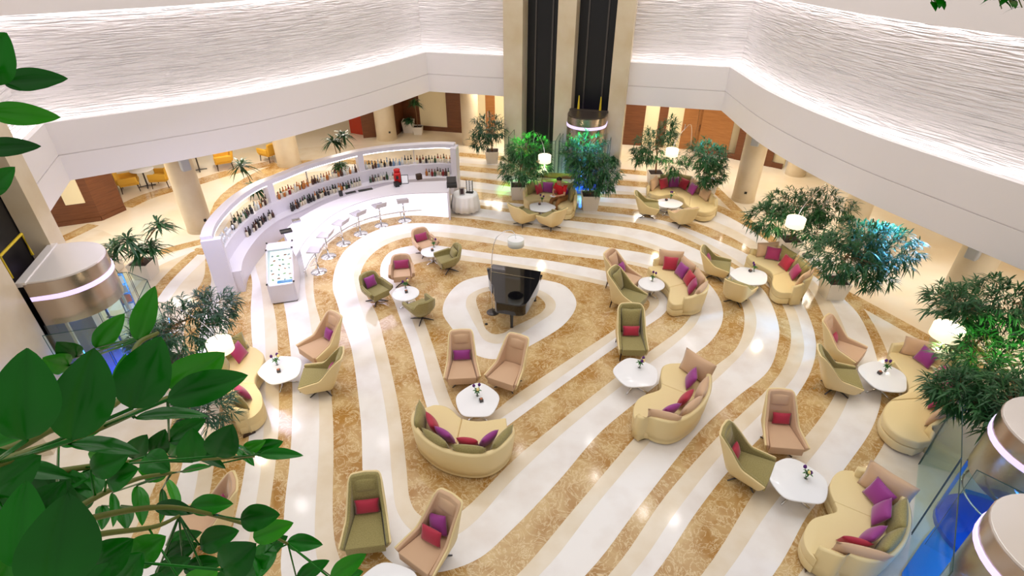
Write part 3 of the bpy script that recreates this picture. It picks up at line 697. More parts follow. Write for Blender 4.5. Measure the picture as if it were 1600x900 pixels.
# ---- curved sofas: seat front edge and back rim traced on the plan at their heights
def sofa(front, back, splits, cushions, pillows, label, hs=0.42, hb=0.74, tops=(0.62, 0.62)):
    N = 41
    Fp = resample(spline([G(*p, hs) for p in front], 8), N); Bp = resample(spline([G(*p, hb) for p in back], 8), N)
    cen = sum((p for p in Fp + Bp), Vector((0, 0, 0))) / (2 * N); org = Vector((cen.x, cen.y, 0))
    t = thing('curved_sofa', label, 'sofa', org)
    flat = lambda p, z=0: Vector((p.x, p.y, z))
    # inward direction for each back point
    inw = []
    for i in range(N):
        d = (Bp[min(i + 1, N - 1)] - Bp[max(i - 1, 0)]); d.z = 0; d.normalize(); q = Vector((-d.y, d.x, 0))
        if q.dot(flat(Fp[i] - Bp[i])) < 0: q = -q
        inw.append(q)
    sb = [flat(Bp[i]) + inw[i] * 0.12 for i in range(N)]     # seat's rear line
    base_poly = [flat(p) for p in Fp] + [flat(Bp[i]) + inw[i] * 0.06 for i in range(N)][::-1]
    def shrink(poly, k):
        n = len(poly); out = []
        a = sum(poly[i].x * poly[(i + 1) % n].y - poly[(i + 1) % n].x * poly[i].y for i in range(n)); sg = 1 if a > 0 else -1
        for i in range(n):
            d = (poly[(i + 1) % n] - poly[i - 1]); d.normalize() if d.length > 1e-6 else None
            out.append(poly[i] + Vector((-d.y, d.x, 0)) * k * sg)
        return out
    mk('plinth', prism([(p.x, p.y) for p in shrink(base_poly, 0.07)], 0.0, 0.06), M_darkwood, t, org=org)
    mk('base', prism([(p.x, p.y) for p in base_poly], 0.05, 0.235), M_leather, t, org=org, smooth=True, bevel=0.02)
    cuts = [0] + [int(s * (N - 1)) for s in splits] + [N - 1]
    for k in range(len(cuts) - 1):
        i0, i1 = cuts[k], cuts[k + 1]
        poly = [flat(p) for p in Fp[i0:i1 + 1]] + sb[i0:i1 + 1][::-1]
        mk('seat_cushion', prism([(p.x, p.y) for p in poly], 0.24, hs + 0.01), M_leather, t, org=org, smooth=True, bevel=0.045, seg=3)
    rs = []
    for i in range(N):
        u = i / (N - 1)
        e = min(1, min(u, 1 - u) / 0.12); e = e * e * (3 - 2 * e)
        ht = (tops[0] if u < 0.5 else tops[1]) * (1 - e) + hb * e
        b = flat(Bp[i]); q = inw[i]
        low = b + q * 0.07; top_o = b; top_i = b + q * 0.11; in_l = b + q * 0.15
        rs.append([(low.x, low.y, 0.06), (b.x + q.x * 0.03, b.y + q.y * 0.03, 0.3), (top_o.x, top_o.y, ht - 0.03), (top_o.x + q.x * 0.03, top_o.y + q.y * 0.03, ht), (top_i.x - q.x * 0.02, top_i.y - q.y * 0.02, ht), (top_i.x, top_i.y, ht - 0.03), (in_l.x, in_l.y, 0.3), (in_l.x, in_l.y, 0.06)])
    mk('backrest', rings(rs), M_leather, t, org=org, smooth=True)
    for c in cushions:
        f, kind = c[0], c[1]; w = c[2] if len(c) > 2 else 0.66; h = c[3] if len(c) > 3 else 0.46
        i = int(f * (N - 1)); b = flat(Bp[i]) + inw[i] * 0.24; q = inw[i]
        m = Matrix.Translation((b.x, b.y, hs + 0.0)) @ Matrix.Rotation(face(q), 4, 'Z') @ Matrix.Rotation(R(14), 4, 'X')
        mk('back_cushion', xf(pillow(w, h, 0.2), m), FAB[kind], t, org=org, smooth=True)
    for p in pillows:
        f, kind, lab = p[:3]; w = p[3] if len(p) > 3 else 0.42; h = p[4] if len(p) > 4 else 0.4; off = p[5] if len(p) > 5 else 0.50; roll = p[6] if len(p) > 6 else 0
        i = int(f * (N - 1)); b = flat(Bp[i]) + inw[i] * off; b.z = hs + 0.02
        throw(kind, b, inw[i], w, h, lab, lean=24, roll=roll)
    return t, Fp, Bp, inw
def tr(ox, oy, s, pts): return [(ox + x / s, oy + y / s) for x, y in pts]
sofa(tr(620, 600, 5.627, [(268, 200), (330, 180), (420, 190), (490, 228), (545, 282), (620, 315), (720, 326), (830, 315), (960, 296)]),
     tr(620, 600, 5.627, [(215, 150), (150, 210), (120, 310), (140, 390), (200, 460), (300, 540), (430, 600), (560, 630), (700, 640), (820, 620), (930, 560), (1010, 480), (1040, 400), (1030, 330)]),
     (0.5,), [(0.14, 'green'), (0.39, 'green'), (0.62, 'green'), (0.86, 'green')],
     [(0.22, 'red', 'crimson pillow, leftmost on the curved sofa below the piano'), (0.38, 'purple', 'purple pillow, second from left on the curved sofa below the piano'), (0.58, 'red', 'crimson pillow, third from left on the curved sofa below the piano'), (0.81, 'purple', 'purple pillow, rightmost on the curved sofa below the piano')],
     'curved honey leather sofa with olive cushions seen from behind, below the piano')
sofa(tr(970, 530, 5.294, [(470, 195), (395, 200), (345, 225), (330, 300), (335, 360), (330, 410), (280, 435), (200, 460), (140, 500), (108, 560), (108, 640), (140, 690)]),
     tr(970, 530, 5.294, [(520, 130), (640, 170), (735, 240), (758, 340), (745, 440), (700, 530), (620, 610), (520, 670), (420, 690), (300, 665), (220, 620), (165, 575)]),
     (0.42,), [(0.13, 'beige', 0.8, 0.56), (0.42, 'beige'), (0.62, 'beige'), (0.85, 'beige')],
     [(0.28, 'purple', 'purple pillow, uppermost on the sofa right of the centre'), (0.53, 'red', 'crimson pillow on the sofa right of the centre'), (0.73, 'purple', 'purple pillow, lowest on the sofa right of the centre')],
     'curved honey leather sofa with beige cushions, right of the centre table seen from behind')
sofa(tr(930, 370, 5.926, [(485, 280), (530, 330), (600, 385), (660, 430), (688, 480), (680, 545), (685, 595), (730, 630), (825, 625)]),
     tr(930, 370, 5.926, [(545, 165), (680, 150), (800, 175), (920, 255), (1010, 345), (1055, 440), (1035, 505), (950, 540), (835, 540)]),
     (0.5,), [(0.15, 'beige', 0.72, 0.5), (0.38, 'beige'), (0.58, 'beige'), (0.8, 'beige')],
     [(0.16, 'red', 'crimson pillow, left end of the sofa right of the wing chairs'), (0.4, 'purple', 'purple pillow on the sofa right of the wing chairs'), (0.56, 'red', 'crimson pillow in the bend of the sofa right of the wing chairs'), (0.72, 'plum', 'dark red pillow, nearest end of the sofa right of the wing chairs')],
     'curved honey leather sofa with red and purple pillows right of the tall wing chairs')
sofa(tr(1100, 360, 7.5, [(500, 300), (560, 360), (680, 420), (780, 480), (810, 540), (798, 620), (830, 690), (900, 730), (1020, 735)]),
     tr(1100, 360, 7.5, [(590, 185), (720, 155), (850, 165), (980, 220), (1100, 300), (1200, 380), (1270, 470), (1275, 550), (1180, 590), (1050, 600)]),
     (0.5,), [(0.14, 'beige', 0.72), (0.38, 'green'), (0.6, 'green'), (0.84, 'beige')],
     [(0.22, 'plum', 'plum pillow, left one on the sofa under the blue-lit tree'), (0.48, 'red', 'crimson pillow, middle one on the sofa under the blue-lit tree'), (0.68, 'plum', 'plum pillow, right one on the sofa under the blue-lit tree')],
     'curved honey leather sofa with beige and olive cushions under the blue-lit tree')
sofa(tr(1260, 480, 3.913, [(500, 290), (560, 365), (615, 440), (622, 515), (560, 545), (500, 580), (470, 640), (485, 710), (570, 790), (690, 835)]),
     tr(1260, 480, 3.913, [(535, 190), (650, 198), (790, 235), (930, 345), (1000, 450), (995, 570), (930, 650), (780, 725)]),
     (0.36, 0.56), [(0.16, 'beige', 0.8), (0.4, 'green'), (0.6, 'green'), (0.86, 'beige', 0.8)],
     [(0.27, 'purple', 'purple pillow, uppermost on the far right sofa'), (0.46, 'plum', 'plum pillow, second from the top on the far right sofa'), (0.62, 'plum', 'plum pillow half under leaves on the far right sofa'), (0.75, 'plum', 'plum pillow, lowest on the far right sofa')],
     'wide curved honey leather sofa at the far right beside the lit lamp')
sofa(tr(1230, 690, 4.287, [(440, 195), (360, 195), (305, 240), (285, 320), (322, 420), (335, 465), (255, 492), (170, 520), (120, 590), (110, 660), (140, 740), (200, 800)]),
     tr(1230, 690, 4.287, [(490, 160), (640, 215), (770, 300), (830, 430), (840, 560), (790, 700), (700, 780), (560, 810), (430, 770), (320, 700), (240, 650)]),
     (0.42,), [(0.15, 'beige', 0.8, 0.56), (0.42, 'green'), (0.62, 'green'), (0.84, 'beige', 0.8)],
     [(0.2, 'purple', 'purple pillow, uppermost on the sofa at the lower right', 0.44, 0.42), (0.4, 'purple', 'purple pillow, second from the top on the sofa at the lower right', 0.44, 0.42), (0.63, 'purple', 'purple pillow in the bend of the sofa at the lower right', 0.44, 0.42), (0.83, 'red', 'crimson pillow, lowest on the sofa at the lower right', 0.46, 0.3)],
     'curved honey leather sofa at the lower right beside the glass lift enclosure')
_, PF, PB, PI = sofa(tr(780, 250, 7.5, [(285, 440), (340, 485), (450, 470), (560, 472), (650, 492), (700, 550), (770, 592), (850, 585)]),
     tr(780, 250, 7.5, [(275, 330), (330, 280), (420, 245), (540, 235), (650, 245), (780, 270), (880, 310), (915, 390), (915, 450)]),
     (0.6,), [(0.15, 'green'), (0.4, 'green'), (0.6, 'green'), (0.83, 'green')],
     [(0.19, 'red', 'crimson pillow, leftmost on the sofa of the person in red', 0.36, 0.36), (0.4, 'purple', 'purple pillow, second from left on the sofa of the person in red'), (0.57, 'red', 'crimson pillow behind the person in red'), (0.78, 'purple', 'purple pillow right of the person in red')],
     'curved honey leather sofa on which the person in red sits')
sofa(tr(980, 250, 8.18, [(300, 430), (420, 458), (530, 440), (620, 455), (712, 488), (745, 555), (870, 635), (980, 668), (1080, 658), (1145, 610)]),
     tr(980, 250, 8.18, [(250, 300), (310, 240), (440, 205), (580, 195), (720, 205), (860, 255), (1000, 340), (1115, 440), (1130, 490)]),
     (0.33, 0.6), [(0.1, 'beige'), (0.3, 'green'), (0.48, 'green'), (0.65, 'beige'), (0.84, 'beige')],
     [(0.2, 'red', 'crimson pillow, leftmost on the long back sofa'), (0.37, 'purple', 'purple pillow, second from left on the long back sofa'), (0.57, 'red', 'crimson pillow, third from left on the long back sofa'), (0.72, 'purple', 'purple pillow, rightmost on the long back sofa')],
     'long curved honey leather sofa at the back with beige and olive cushions')
sofa(tr(300, 470, 4.287, [(430, 315), (480, 360), (470, 430), (425, 510), (425, 560), (465, 630), (465, 720), (400, 785), (300, 815)]),
     tr(300, 470, 4.287, [(350, 250), (250, 260), (170, 330), (130, 450), (140, 560), (200, 660), (290, 690), (360, 690)]),
     (0.5,), [(0.14, 'green'), (0.4, 'green'), (0.62, 'green'), (0.87, 'green')],
     [(0.2, 'plum', 'plum pillow beside the lit lamp on the leaf-hidden left sofa'), (0.8, 'plum', 'plum pillow low on the leaf-hidden left sofa')],
     'curved honey leather sofa at the left, half hidden by leaves')
# ================================================================== THE BAR
M_barwhite = mat('bar_white', srgb(218, 213, 220), 0.3)
M_seat = mat('stool_grey', srgb(190, 184, 188), 0.35)
M_barglow = mat('backlit_panel', srgb(245, 245, 250), 0.3, emit=(0.95, 0.94, 1.0), es=0.6)
def pane_mat(name, tint, refl):
    m = bpy.data.materials.new(name); m.use_nodes = True; nt = m.node_tree; MATS[name] = m
    for n in list(nt.nodes):
        if n.type != 'OUTPUT_MATERIAL': nt.nodes.remove(n)
    out = [n for n in nt.nodes if n.type == 'OUTPUT_MATERIAL'][0]
    a = nt.nodes.new('ShaderNodeBsdfTransparent'); a.inputs[0].default_value = (*tint, 1)
    g = nt.nodes.new('ShaderNodeBsdfGlossy'); g.inputs['Roughness'].default_value = 0.03
    mx = nt.nodes.new('ShaderNodeMixShader'); mx.inputs[0].default_value = refl
    nt.links.new(a.outputs[0], mx.inputs[1]); nt.links.new(g.outputs[0], mx.inputs[2]); nt.links.new(mx.outputs[0], out.inputs[0])
    return m
M_pane = pane_mat('glass_pane', (0.9, 0.97, 0.94), 0.07)
M_pane_edge = mat('glass_edge', srgb(40, 70, 66), 0.2)
bx = lambda pts, h: [G(300 + x / 3.461, 200 + y / 3.461, h) for x, y in pts]
HB = 1.9
BW = spline(bx([(40, 590), (60, 530), (120, 450), (220, 360), (340, 290), (460, 245), (600, 190), (760, 145), (900, 112), (1050, 90), (1200, 78), (1340, 72), (1425, 75)], HB), 6)
BW = [Vector((p.x, p.y, 0)) for p in resample(BW, 61)]
def off_line(P, w):
    out = []
    for i, p in enumerate(P):
        d = (P[min(i + 1, len(P) - 1)] - P[max(i - 1, 0)]).normalized(); out.append(p + Vector((d.y, -d.x, 0)) * w)
    return out
def ribbon(P, w0, w1, z0, z1):
    a, b = off_line(P, w0), off_line(P, w1)
    return rings([[(a[i].x, a[i].y, z0), (b[i].x, b[i].y, z0), (b[i].x, b[i].y, z1), (a[i].x, a[i].y, z1)] for i in range(len(P))])
org = Vector((BW[30].x, BW[30].y, 0))
bw = thing('back_bar', 'curved white bar wall with an open frame and bottle shelves', 'bar shelf', org)
mk('top_beam', ribbon(BW, 0, 0.3, HB - 0.16, HB), M_barwhite, bw, org, bevel=0.015)
mk('rear_panel', ribbon(BW, 0.03, 0.14, 0.0, 1.08), M_barwhite, bw, org)
mk('upper_shelf', ribbon(BW, 0.02, 0.36, 1.08, 1.12), M_barwhite, bw, org)
mk('front_panel', ribbon(BW, 0.30, 0.36, 0.70, 1.08), M_barwhite, bw, org)
mk('lower_shelf', ribbon(BW, 0.14, 0.74, 0.66, 0.70), M_barwhite, bw, org)
mk('cabinet', ribbon(BW, 0.14, 0.70, 0.0, 0.66), M_barwhite, bw, org)
def post(f, w, z0, z1, d0=0.0, d1=0.3):
    p, d = at(BW, f); q = Vector((d.y, -d.x, 0))
    c = [p - d * w / 2 + q * d0, p + d * w / 2 + q * d0, p + d * w / 2 + q * d1, p - d * w / 2 + q * d1]
    return prism([(v.x, v.y) for v in c], z0, z1)
for f, w in ((0.0, 0.2), (0.36, 0.22), (0.68, 0.22), (1.0, 0.22)):
    mk('post', post(f, w, 0, HB - 0.1, 0, 0.3 if 0 < f < 1 else 0.5), M_barwhite, bw, org)
for f in (0.2, 0.5, 0.86):
    mk('mullion', post(f, 0.03, 1.12, HB - 0.16, 0.05, 0.08), M_chrome, bw, org)
mk('light_strip', ribbon(BW, 0.26, 0.285, HB - 0.185, HB - 0.165), mat('bar_led', (1, 1, 1), 0.5, emit=(0.95, 0.93, 1), es=3.0), bw, org)
# counter
cf = [Vector((p.x, p.y, 0)) for p in resample(spline([G(x, y, 1.1) for x, y in [(462, 400), (480, 372), (525, 332), (575, 312), (625, 303), (699, 300)]], 8), 41)]
cb = [Vector((p.x, p.y, 0)) for p in resample(spline(bx([(490, 562), (560, 500), (700, 420), (800, 380), (980, 330), (1100, 300), (1385, 285)], 1.1), 8), 41)]
fr = [Vector((p.x, p.y, 0)) for p in resample(spline([G(*p) for p in [(478, 425), (485, 411), (498, 396), (520, 375), (550, 357), (590, 345), (640, 338), (701, 341)]], 8), 41)]
org = Vector((-5.2, 16.4, 0))
ct = thing('bar_counter', 'curved white bar counter with a glowing front', 'bar counter', org)
mk('worktop', rings([[(cf[i].x, cf[i].y, 1.06), (cf[i].x, cf[i].y, 1.1), (cb[i].x, cb[i].y, 1.1), (cb[i].x, cb[i].y, 1.06)] for i in range(41)]), M_barwhite, ct, org, bevel=0.008)
inn = [fr[i] + (cb[i] - cf[i]).normalized() * 0.1 for i in range(41)]
mk('glowing_front', rings([[(fr[i].x, fr[i].y, 0.03), (fr[i].x, fr[i].y, 1.06), (inn[i].x, inn[i].y, 1.06), (inn[i].x, inn[i].y, 0.03)] for i in range(41)]), M_barglow, ct, org)
back_in = [cb[i] + (cf[i] - cb[i]).normalized() * 0.05 for i in range(41)]; back_in2 = [cb[i] + (cf[i] - cb[i]).normalized() * 0.12 for i in range(41)]
mk('rear_panel', rings([[(back_in[i].x, back_in[i].y, 0), (back_in[i].x, back_in[i].y, 1.06), (back_in2[i].x, back_in2[i].y, 1.06), (back_in2[i].x, back_in2[i].y, 0)] for i in range(41)]), M_barwhite, ct, org)
e0, e1 = cf[40], cb[40]; dn = (e1 - e0).normalized()
mk('end_panel', prism([(p.x, p.y) for p in [e0, e1, e1 + Vector((0.06, 0, 0)), e0 + Vector((0.06, 0, 0))]], 0, 1.12), M_barwhite, ct, org, bevel=0.01)
rail = [G(x, y, 0.25) for x, y in [(475, 425), (487, 402), (510, 379), (545, 354), (580, 340), (620, 332), (660, 328), (699, 328)]]
mk('foot_rail', tube(resample(spline(rail, 8), 40), 0.022, 8), M_chrome, ct, org, smooth=True)
for f in (0.02, 0.25, 0.5, 0.75, 0.98):
    p, d = at(rail, f)
    mk('rail_bracket', tube([(p.x, p.y, 0.25), (p.x, p.y, 0.0)], 0.015, 6), M_chrome, ct, org)
# stools
for i, (x, y) in enumerate([(498.7, 425), (513.7, 401), (537, 381), (563.7, 365.5), (596, 352.5), (632.5, 345)]):
    g = G(x, y); k = min(range(41), key=lambda j: (fr[j] - g).length); d = (fr[k] - g).normalized()
    place = ['nearest the display case', 'second from the display case', 'third from the display case', 'third from the draped table', 'second from the draped table', 'nearest the draped table'][i]
    t = thing('bar_stool', 'white bar stool on a chrome pole, ' + place, 'bar stool', g, face(d), 'stools along the glowing bar')
    mk('base', lathe([(0.0, 0.0), (0.24, 0.0), (0.24, 0.012), (0.05, 0.03), (0.0, 0.03)], 28), M_chrome, t, smooth=True)
    mk('pole', lathe([(0.028, 0.02), (0.028, 0.76)], 12), M_chrome, t, smooth=True)
    mk('footrest', tube([(0.02, 0, 0.3), (0.16, 0.16, 0.3), (-0.16, 0.16, 0.3), (-0.02, 0, 0.3)], 0.01, 6), M_chrome, t)
    mk('seat', box((0, 0, 0.78), (0.40, 0.38, 0.035)), M_seat, t, bevel=0.012)
    mk('backrest', xf(box((0, 0, 0.09), (0.40, 0.03, 0.2)), Matrix.Translation((0, -0.2, 0.78)) @ Matrix.Rotation(R(25), 4, 'X')), M_seat, t, bevel=0.01)
# bottles
BC = [mat('bottle_' + n, c, 0.08, spec=0.6) for n, c in (('brown', srgb(70, 36, 16)), ('green', srgb(30, 66, 30)), ('amber', srgb(176, 104, 36)), ('dark', srgb(26, 20, 18)), ('clear', srgb(206, 208, 204)), ('red', srgb(130, 30, 24)), ('blue', srgb(110, 140, 170)))]
M_label = mat('paper_label', srgb(226, 216, 190), 0.6)
def bottle_mesh(h, r, sh):
    return lathe([(0.0, 0), (r, 0), (r, h * sh), (r * 0.8, h * (sh + 0.08)), (r * 0.36, h * (sh + 0.2)), (r * 0.34, h * 0.95), (r * 0.42, h * 0.95), (r * 0.42, h), (0, h)], 10)
PROTO = []
for mi, m in enumerate(BC):
    for h, r, sh in ((0.31, 0.04, 0.55), (0.27, 0.05, 0.5)):
        o = mk('bottle', bottle_mesh(h, r, sh), [m, M_label], smooth=True)
        for p in o.data.polygons:
            if 0.08 < p.center.z < h * sh * 0.98 and 10 <= p.index < 20: p.material_index = 1 if h > 0.3 else 0
        PROTO.append(o)
rnd = random.Random(5); used = set()
def put_bottle(proto, loc, label, group, s=1.0):
    o = proto if proto.name not in used else proto.copy()
    if o is proto: used.add(proto.name)
    else: COL.objects.link(o)
    o.location = loc; o.scale = (s, s, s); tag(o, label, 'bottle', group)
COLN = ['brown', 'brown', 'green', 'green', 'amber', 'amber', 'dark', 'dark', 'clear', 'clear', 'red', 'red', 'pale blue', 'pale blue']
def shelf_bottles(w, z, spans, step, where, group):
    L = off_line(BW, w)
    n = 0
    for f0, f1, cols in spans:
        length = 15.0 * (f1 - f0); k = int(length / step)
        for i in range(k):
            f = f0 + (f1 - f0) * (i + 0.5) / k
            p, d = at(L, f); q = Vector((d.y, -d.x, 0)) * rnd.uniform(-0.05, 0.05)
            pi = rnd.choice(cols) * 2 + rnd.randint(0, 1)
            put_bottle(PROTO[pi], (p.x + q.x, p.y + q.y, z), COLN[pi] + ' glass bottle standing on ' + where, COLN[pi] + ' ' + group, rnd.uniform(0.85, 1.12))
shelf_bottles(0.2, 1.12, [(0.17, 0.345, (0, 1, 2, 4, 4, 3)), (0.375, 0.49, (1, 2, 2, 5, 4)), (0.51, 0.665, (2, 2, 5, 0, 4)), (0.695, 0.85, (3, 0, 4, 6, 4)), (0.865, 0.98, (0, 5, 1, 2, 3))], 0.092, 'the upper shelf of the white bar wall', 'bottles on the upper shelf')
shelf_bottles(0.52, 0.70, [(0.385, 0.66, (3, 3, 1, 0, 2, 3)), (0.70, 0.78, (1, 0, 4)), (0.90, 0.98, (1, 2, 5, 0))], 0.088, 'the lower shelf of the white bar wall', 'bottles on the lower shelf')
shelf_bottles(0.42, 0.70, [(0.2, 0.33, (3, 3, 0))], 0.13, 'the lower shelf near the left end of the bar', 'bottles at the left end')
# wine glasses at the left end of the upper shelf
wg = mk('wine_glass', lathe([(0.035, 0), (0.035, 0.004), (0.006, 0.01), (0.006, 0.09), (0.036, 0.12), (0.04, 0.16), (0.032, 0.2)], 10), mat('glassware', srgb(226, 230, 236), 0.05, spec=0.8), smooth=True)
L = off_line(BW, 0.2)
for i in range(22):
    p, d = at(L, 0.02 + 0.0065 * i); q = Vector((d.y, -d.x, 0)) * (0.07 if i % 2 else -0.07)
    o = wg if i == 0 else wg.copy()
    if i: COL.objects.link(o)
    o.location = (p.x + q.x, p.y + q.y, 1.12); tag(o, 'clear wine glass at the left end of the upper bar shelf', 'glass', 'wine glasses on the bar wall')
# things on the counter
M_redp = mat('red_enamel', srgb(190, 26, 24), 0.2); M_blk = mat('black_plastic', (0.02, 0.02, 0.02), 0.4)
g = G(622, 285, 1.1); t = thing('coffee_machine', 'red coffee machine on the far end of the bar counter', 'coffee machine', g, R(-170))
mk('body', box((0, 0, 0.2), (0.26, 0.3, 0.4)), M_redp, t, bevel=0.05, smooth=True); mk('drip_tray', box((0, 0.2, 0.03), (0.24, 0.16, 0.06)), M_blk, t, bevel=0.01); mk('spout', box((0, 0.19, 0.26), (0.08, 0.1, 0.1)), M_blk, t, bevel=0.01)
mk('hopper', lathe([(0.1, 0.39), (0.12, 0.5), (0.1, 0.51)], 12), M_redp, t, smooth=True)
g = G(633, 287, 1.1); t = thing('menu_frame', 'white menu frame with a dark edge beside the red coffee machine', 'menu', g, R(10))
mk('frame', xf(box((0, 0, 0.16), (0.26, 0.02, 0.32)), Matrix.Rotation(R(-12), 4, 'X')), M_blk, t); mk('sheet', xf(box((0, -0.013, 0.16), (0.22, 0.006, 0.28)), Matrix.Rotation(R(-12), 4, 'X')), M_white, t); mk('stand', box((0, 0.06, 0.006), (0.2, 0.16, 0.012)), M_blk, t)
g = G(706, 291, 1.1); t = thing('cash_register', 'dark cash register at the right end of the bar counter', 'cash register', g, R(8))
mk('drawer', box((0, 0, 0.06), (0.36, 0.36, 0.12)), M_blk, t, bevel=0.01); mk('screen', xf(box((0, 0, 0.11), (0.34, 0.03, 0.22)), Matrix.Translation((0, 0.02, 0.13)) @ Matrix.Rotation(R(-25), 4, 'X')), M_darkmetal, t, bevel=0.01)
for (x, y, w, d, hh, m, nm, lab, cname) in [(620, 291, .16, .2, .14, M_blk, 'card_terminal', 'black card terminal in front of the red coffee machine', 'card terminal'), (533, 306, .12, .12, .16, M_blk, 'ice_bucket', 'dark ice bucket on the inner edge of the bar counter', 'bucket'),
                             (655, 280, .2, .16, .18, M_darkwood, 'spice_box', 'dark wooden box on the bar counter by the red machine', 'box'), (447, 362, .34, .24, .03, M_blk, 'serving_tray', 'black serving tray on the left end of the bar counter', 'tray'), (463, 346, .24, .2, .05, M_steel, 'steel_tray', 'steel tray on the bar counter near the black tray', 'tray')]:
    g = G(x, y, 1.1); t = thing(nm, lab, cname, g, R(30))
    mk('body', box((0, 0, hh / 2), (w, d, hh)), m, t, bevel=0.012); mk('rim', cat(box((0, d / 2 - .008, hh + .008), (w, .016, .016)), box((0, -d / 2 + .008, hh + .008), (w, .016, .016)), box((w / 2 - .008, 0, hh + .008), (.016, d, .016)), box((-w / 2 + .008, 0, hh + .008), (.016, d, .016))), m, t)
for i, (x0, y0, x1, y1) in enumerate([(540, 303, 556, 299.5), (560, 299, 582, 295)]):
    a, b = G(x0, y0, 1.1), G(x1, y1, 1.1); d = b - a; c = (a + b) / 2; t = thing('bar_mat', 'long black bar mat on the inner edge of the counter, ' + ('left one' if i == 0 else 'right one'), 'mat', c, math.atan2(d.y, d.x))
    mk('base', box((0, 0, 0.006), (d.length, 0.14, 0.012)), M_blk, t); mk('rim', cat(box((0, 0.065, 0.016), (d.length, 0.01, 0.01)), box((0, -0.065, 0.016), (d.length, 0.01, 0.01))), M_blk, t)
# display case
o3 = Vector((-6.37, 12.76, 0)); ax = Vector((-0.27, 0.963, 0)).normalized()
t = thing('display_case', 'white glass-topped display case lit inside at the left end of the bar', 'display case', o3, face(ax))
w2 = 0.36
sect = [(0.0, 0.06), (0.0, 0.62), (0.04, 0.66), (1.08, 1.16), (1.44, 1.2), (1.44, 0.06)]
def side(x0, x1, pts): return rings([[(x, p[0], p[1]) for p in pts] for x in (x0, x1)])
mk('side_panel', side(-w2, -w2 + 0.05, sect), M_barwhite, t, bevel=0.01); mk('side_panel', side(w2 - 0.05, w2, sect), M_barwhite, t, bevel=0.01)
mk('front_panel', box((0, 0.03, 0.33), (2 * w2 - 0.1, 0.06, 0.56)), M_barwhite, t); mk('rear_panel', box((0, 1.41, 0.6), (2 * w2 - 0.1, 0.06, 1.1)), M_barwhite, t)
mk('hood', side(-w2 + 0.05, w2 - 0.05, [(1.06, 1.12), (1.07, 1.17), (1.44, 1.21), (1.44, 1.15)]), M_barwhite, t)
mk('ice_bed', side(-w2 + 0.05, w2 - 0.05, [(0.06, 0.45), (0.06, 0.56), (1.38, 0.96), (1.38, 0.45)]), mat('lit_ice', srgb(246, 248, 252), 0.5, emit=(0.9, 0.95, 1.0), es=0.9), t)
mk('glass_top', side(-w2 + 0.05, w2 - 0.05, [(0.05, 0.665), (0.05, 0.672), (1.07, 1.165), (1.07, 1.158)]), M_pane, t)
mk('blue_tray', box((0.1, 0.16, 0.62), (0.4, 0.12, 0.03)), mat('blue_tray', srgb(90, 150, 214), 0.4), t, bevel=0.01)
for x, y, z in ((-w2, 0.02, 0.66), (w2, 0.02, 0.66), (-w2, 1.07, 1.17), (w2, 1.07, 1.17), (w2, 1.43, 1.21), (-w2, 1.43, 1.21)):
    mk('corner_cap', box((x * 0.97, y, z + 0.01), (0.045, 0.045, 0.03)), M_blk, t)
mk('plinth', box((0, 0.72, 0.03), (2 * w2 - 0.08, 1.36, 0.06)), M_darkmetal, t)
rr = random.Random(3); m3 = Matrix.Translation(o3) @ Matrix.Rotation(face(ax), 4, 'Z')
fm = [mat('food_a', srgb(150, 168, 110), 0.5), mat('food_b', srgb(196, 120, 96), 0.5), mat('food_c', srgb(160, 160, 164), 0.4)]
fp = [mk('appetizer', xf(lathe([(0.0, 0), (0.026, 0.004), (0.03, 0.014), (0.018, 0.03), (0, 0.034)], 8), Matrix.Scale(1.7, 4, (1, 0, 0))), q, smooth=True) for q in fm]
for i in range(24):
    o = fp[i % 3] if i < 3 else fp[i % 3].copy()
    if i >= 3: COL.objects.link(o)
    y = 0.3 + (i // 4) * 0.17 + rr.uniform(-0.04, 0.04); x = -0.22 + (i % 4) * 0.145 + rr.uniform(-0.04, 0.04)
    o.location = m3 @ Vector((x, y, 0.56 + (y - 0.06) * 0.303)); o.rotation_euler = (0, 0, rr.uniform(0, 6))
    tag(o, ['pale green', 'reddish', 'grey'][i % 3] + ' piece of food on the ice of the display case', 'food', ['green', 'red', 'grey'][i % 3] + ' food pieces on the ice')
# draped trolley table with menu racks
g = G(728, 331); t = thing('draped_table', 'small table under a white pleated cloth beside the bar end', 'table', g)
n = 72; rs = []
for z, r in ((0.14, 0.52), (0.4, 0.5), (0.68, 0.47), (0.74, 0.45), (0.755, 0.40)):
    k = min(1, (0.755 - z) / 0.3)
    rs.append([((r + 0.03 * k * math.cos(14 * 2 * math.pi * i / n)) * math.cos(2 * math.pi * i / n), (r + 0.03 * k * math.cos(14 * 2 * math.pi * i / n)) * math.sin(2 * math.pi * i / n) * 0.9, z) for i in range(n)])
cl = mk('tablecloth', rings(rs), mat('white_linen', srgb(240, 238, 236), 0.8), None, smooth=True); cl.location = g; tag(cl, 'white pleated tablecloth hanging over the small table at the bar end', 'tablecloth')
mk('tabletop', lathe([(0.4, 0.70), (0.4, 0.73)], 24), M_darkwood, t)
for a in range(4):
    q = R(45 + 90 * a); mk('leg', tube([(0.3 * math.cos(q), 0.3 * math.sin(q), 0.71), (0.34 * math.cos(q), 0.34 * math.sin(q), 0.0)], 0.02, 6), M_steel, t)
g2 = G(734, 301, 0.757); t = thing('card_rack', 'tall black rack of cards on the draped table', 'rack', g2, R(-10))
mk('frame', cat(box((-0.11, 0, 0.24), (0.02, 0.05, 0.48)), box((0.11, 0, 0.24), (0.02, 0.05, 0.48)), box((0, 0, 0.24), (0.02, 0.05, 0.48)), box((0, 0, 0.02), (0.26, 0.16, 0.03))), M_blk, t)
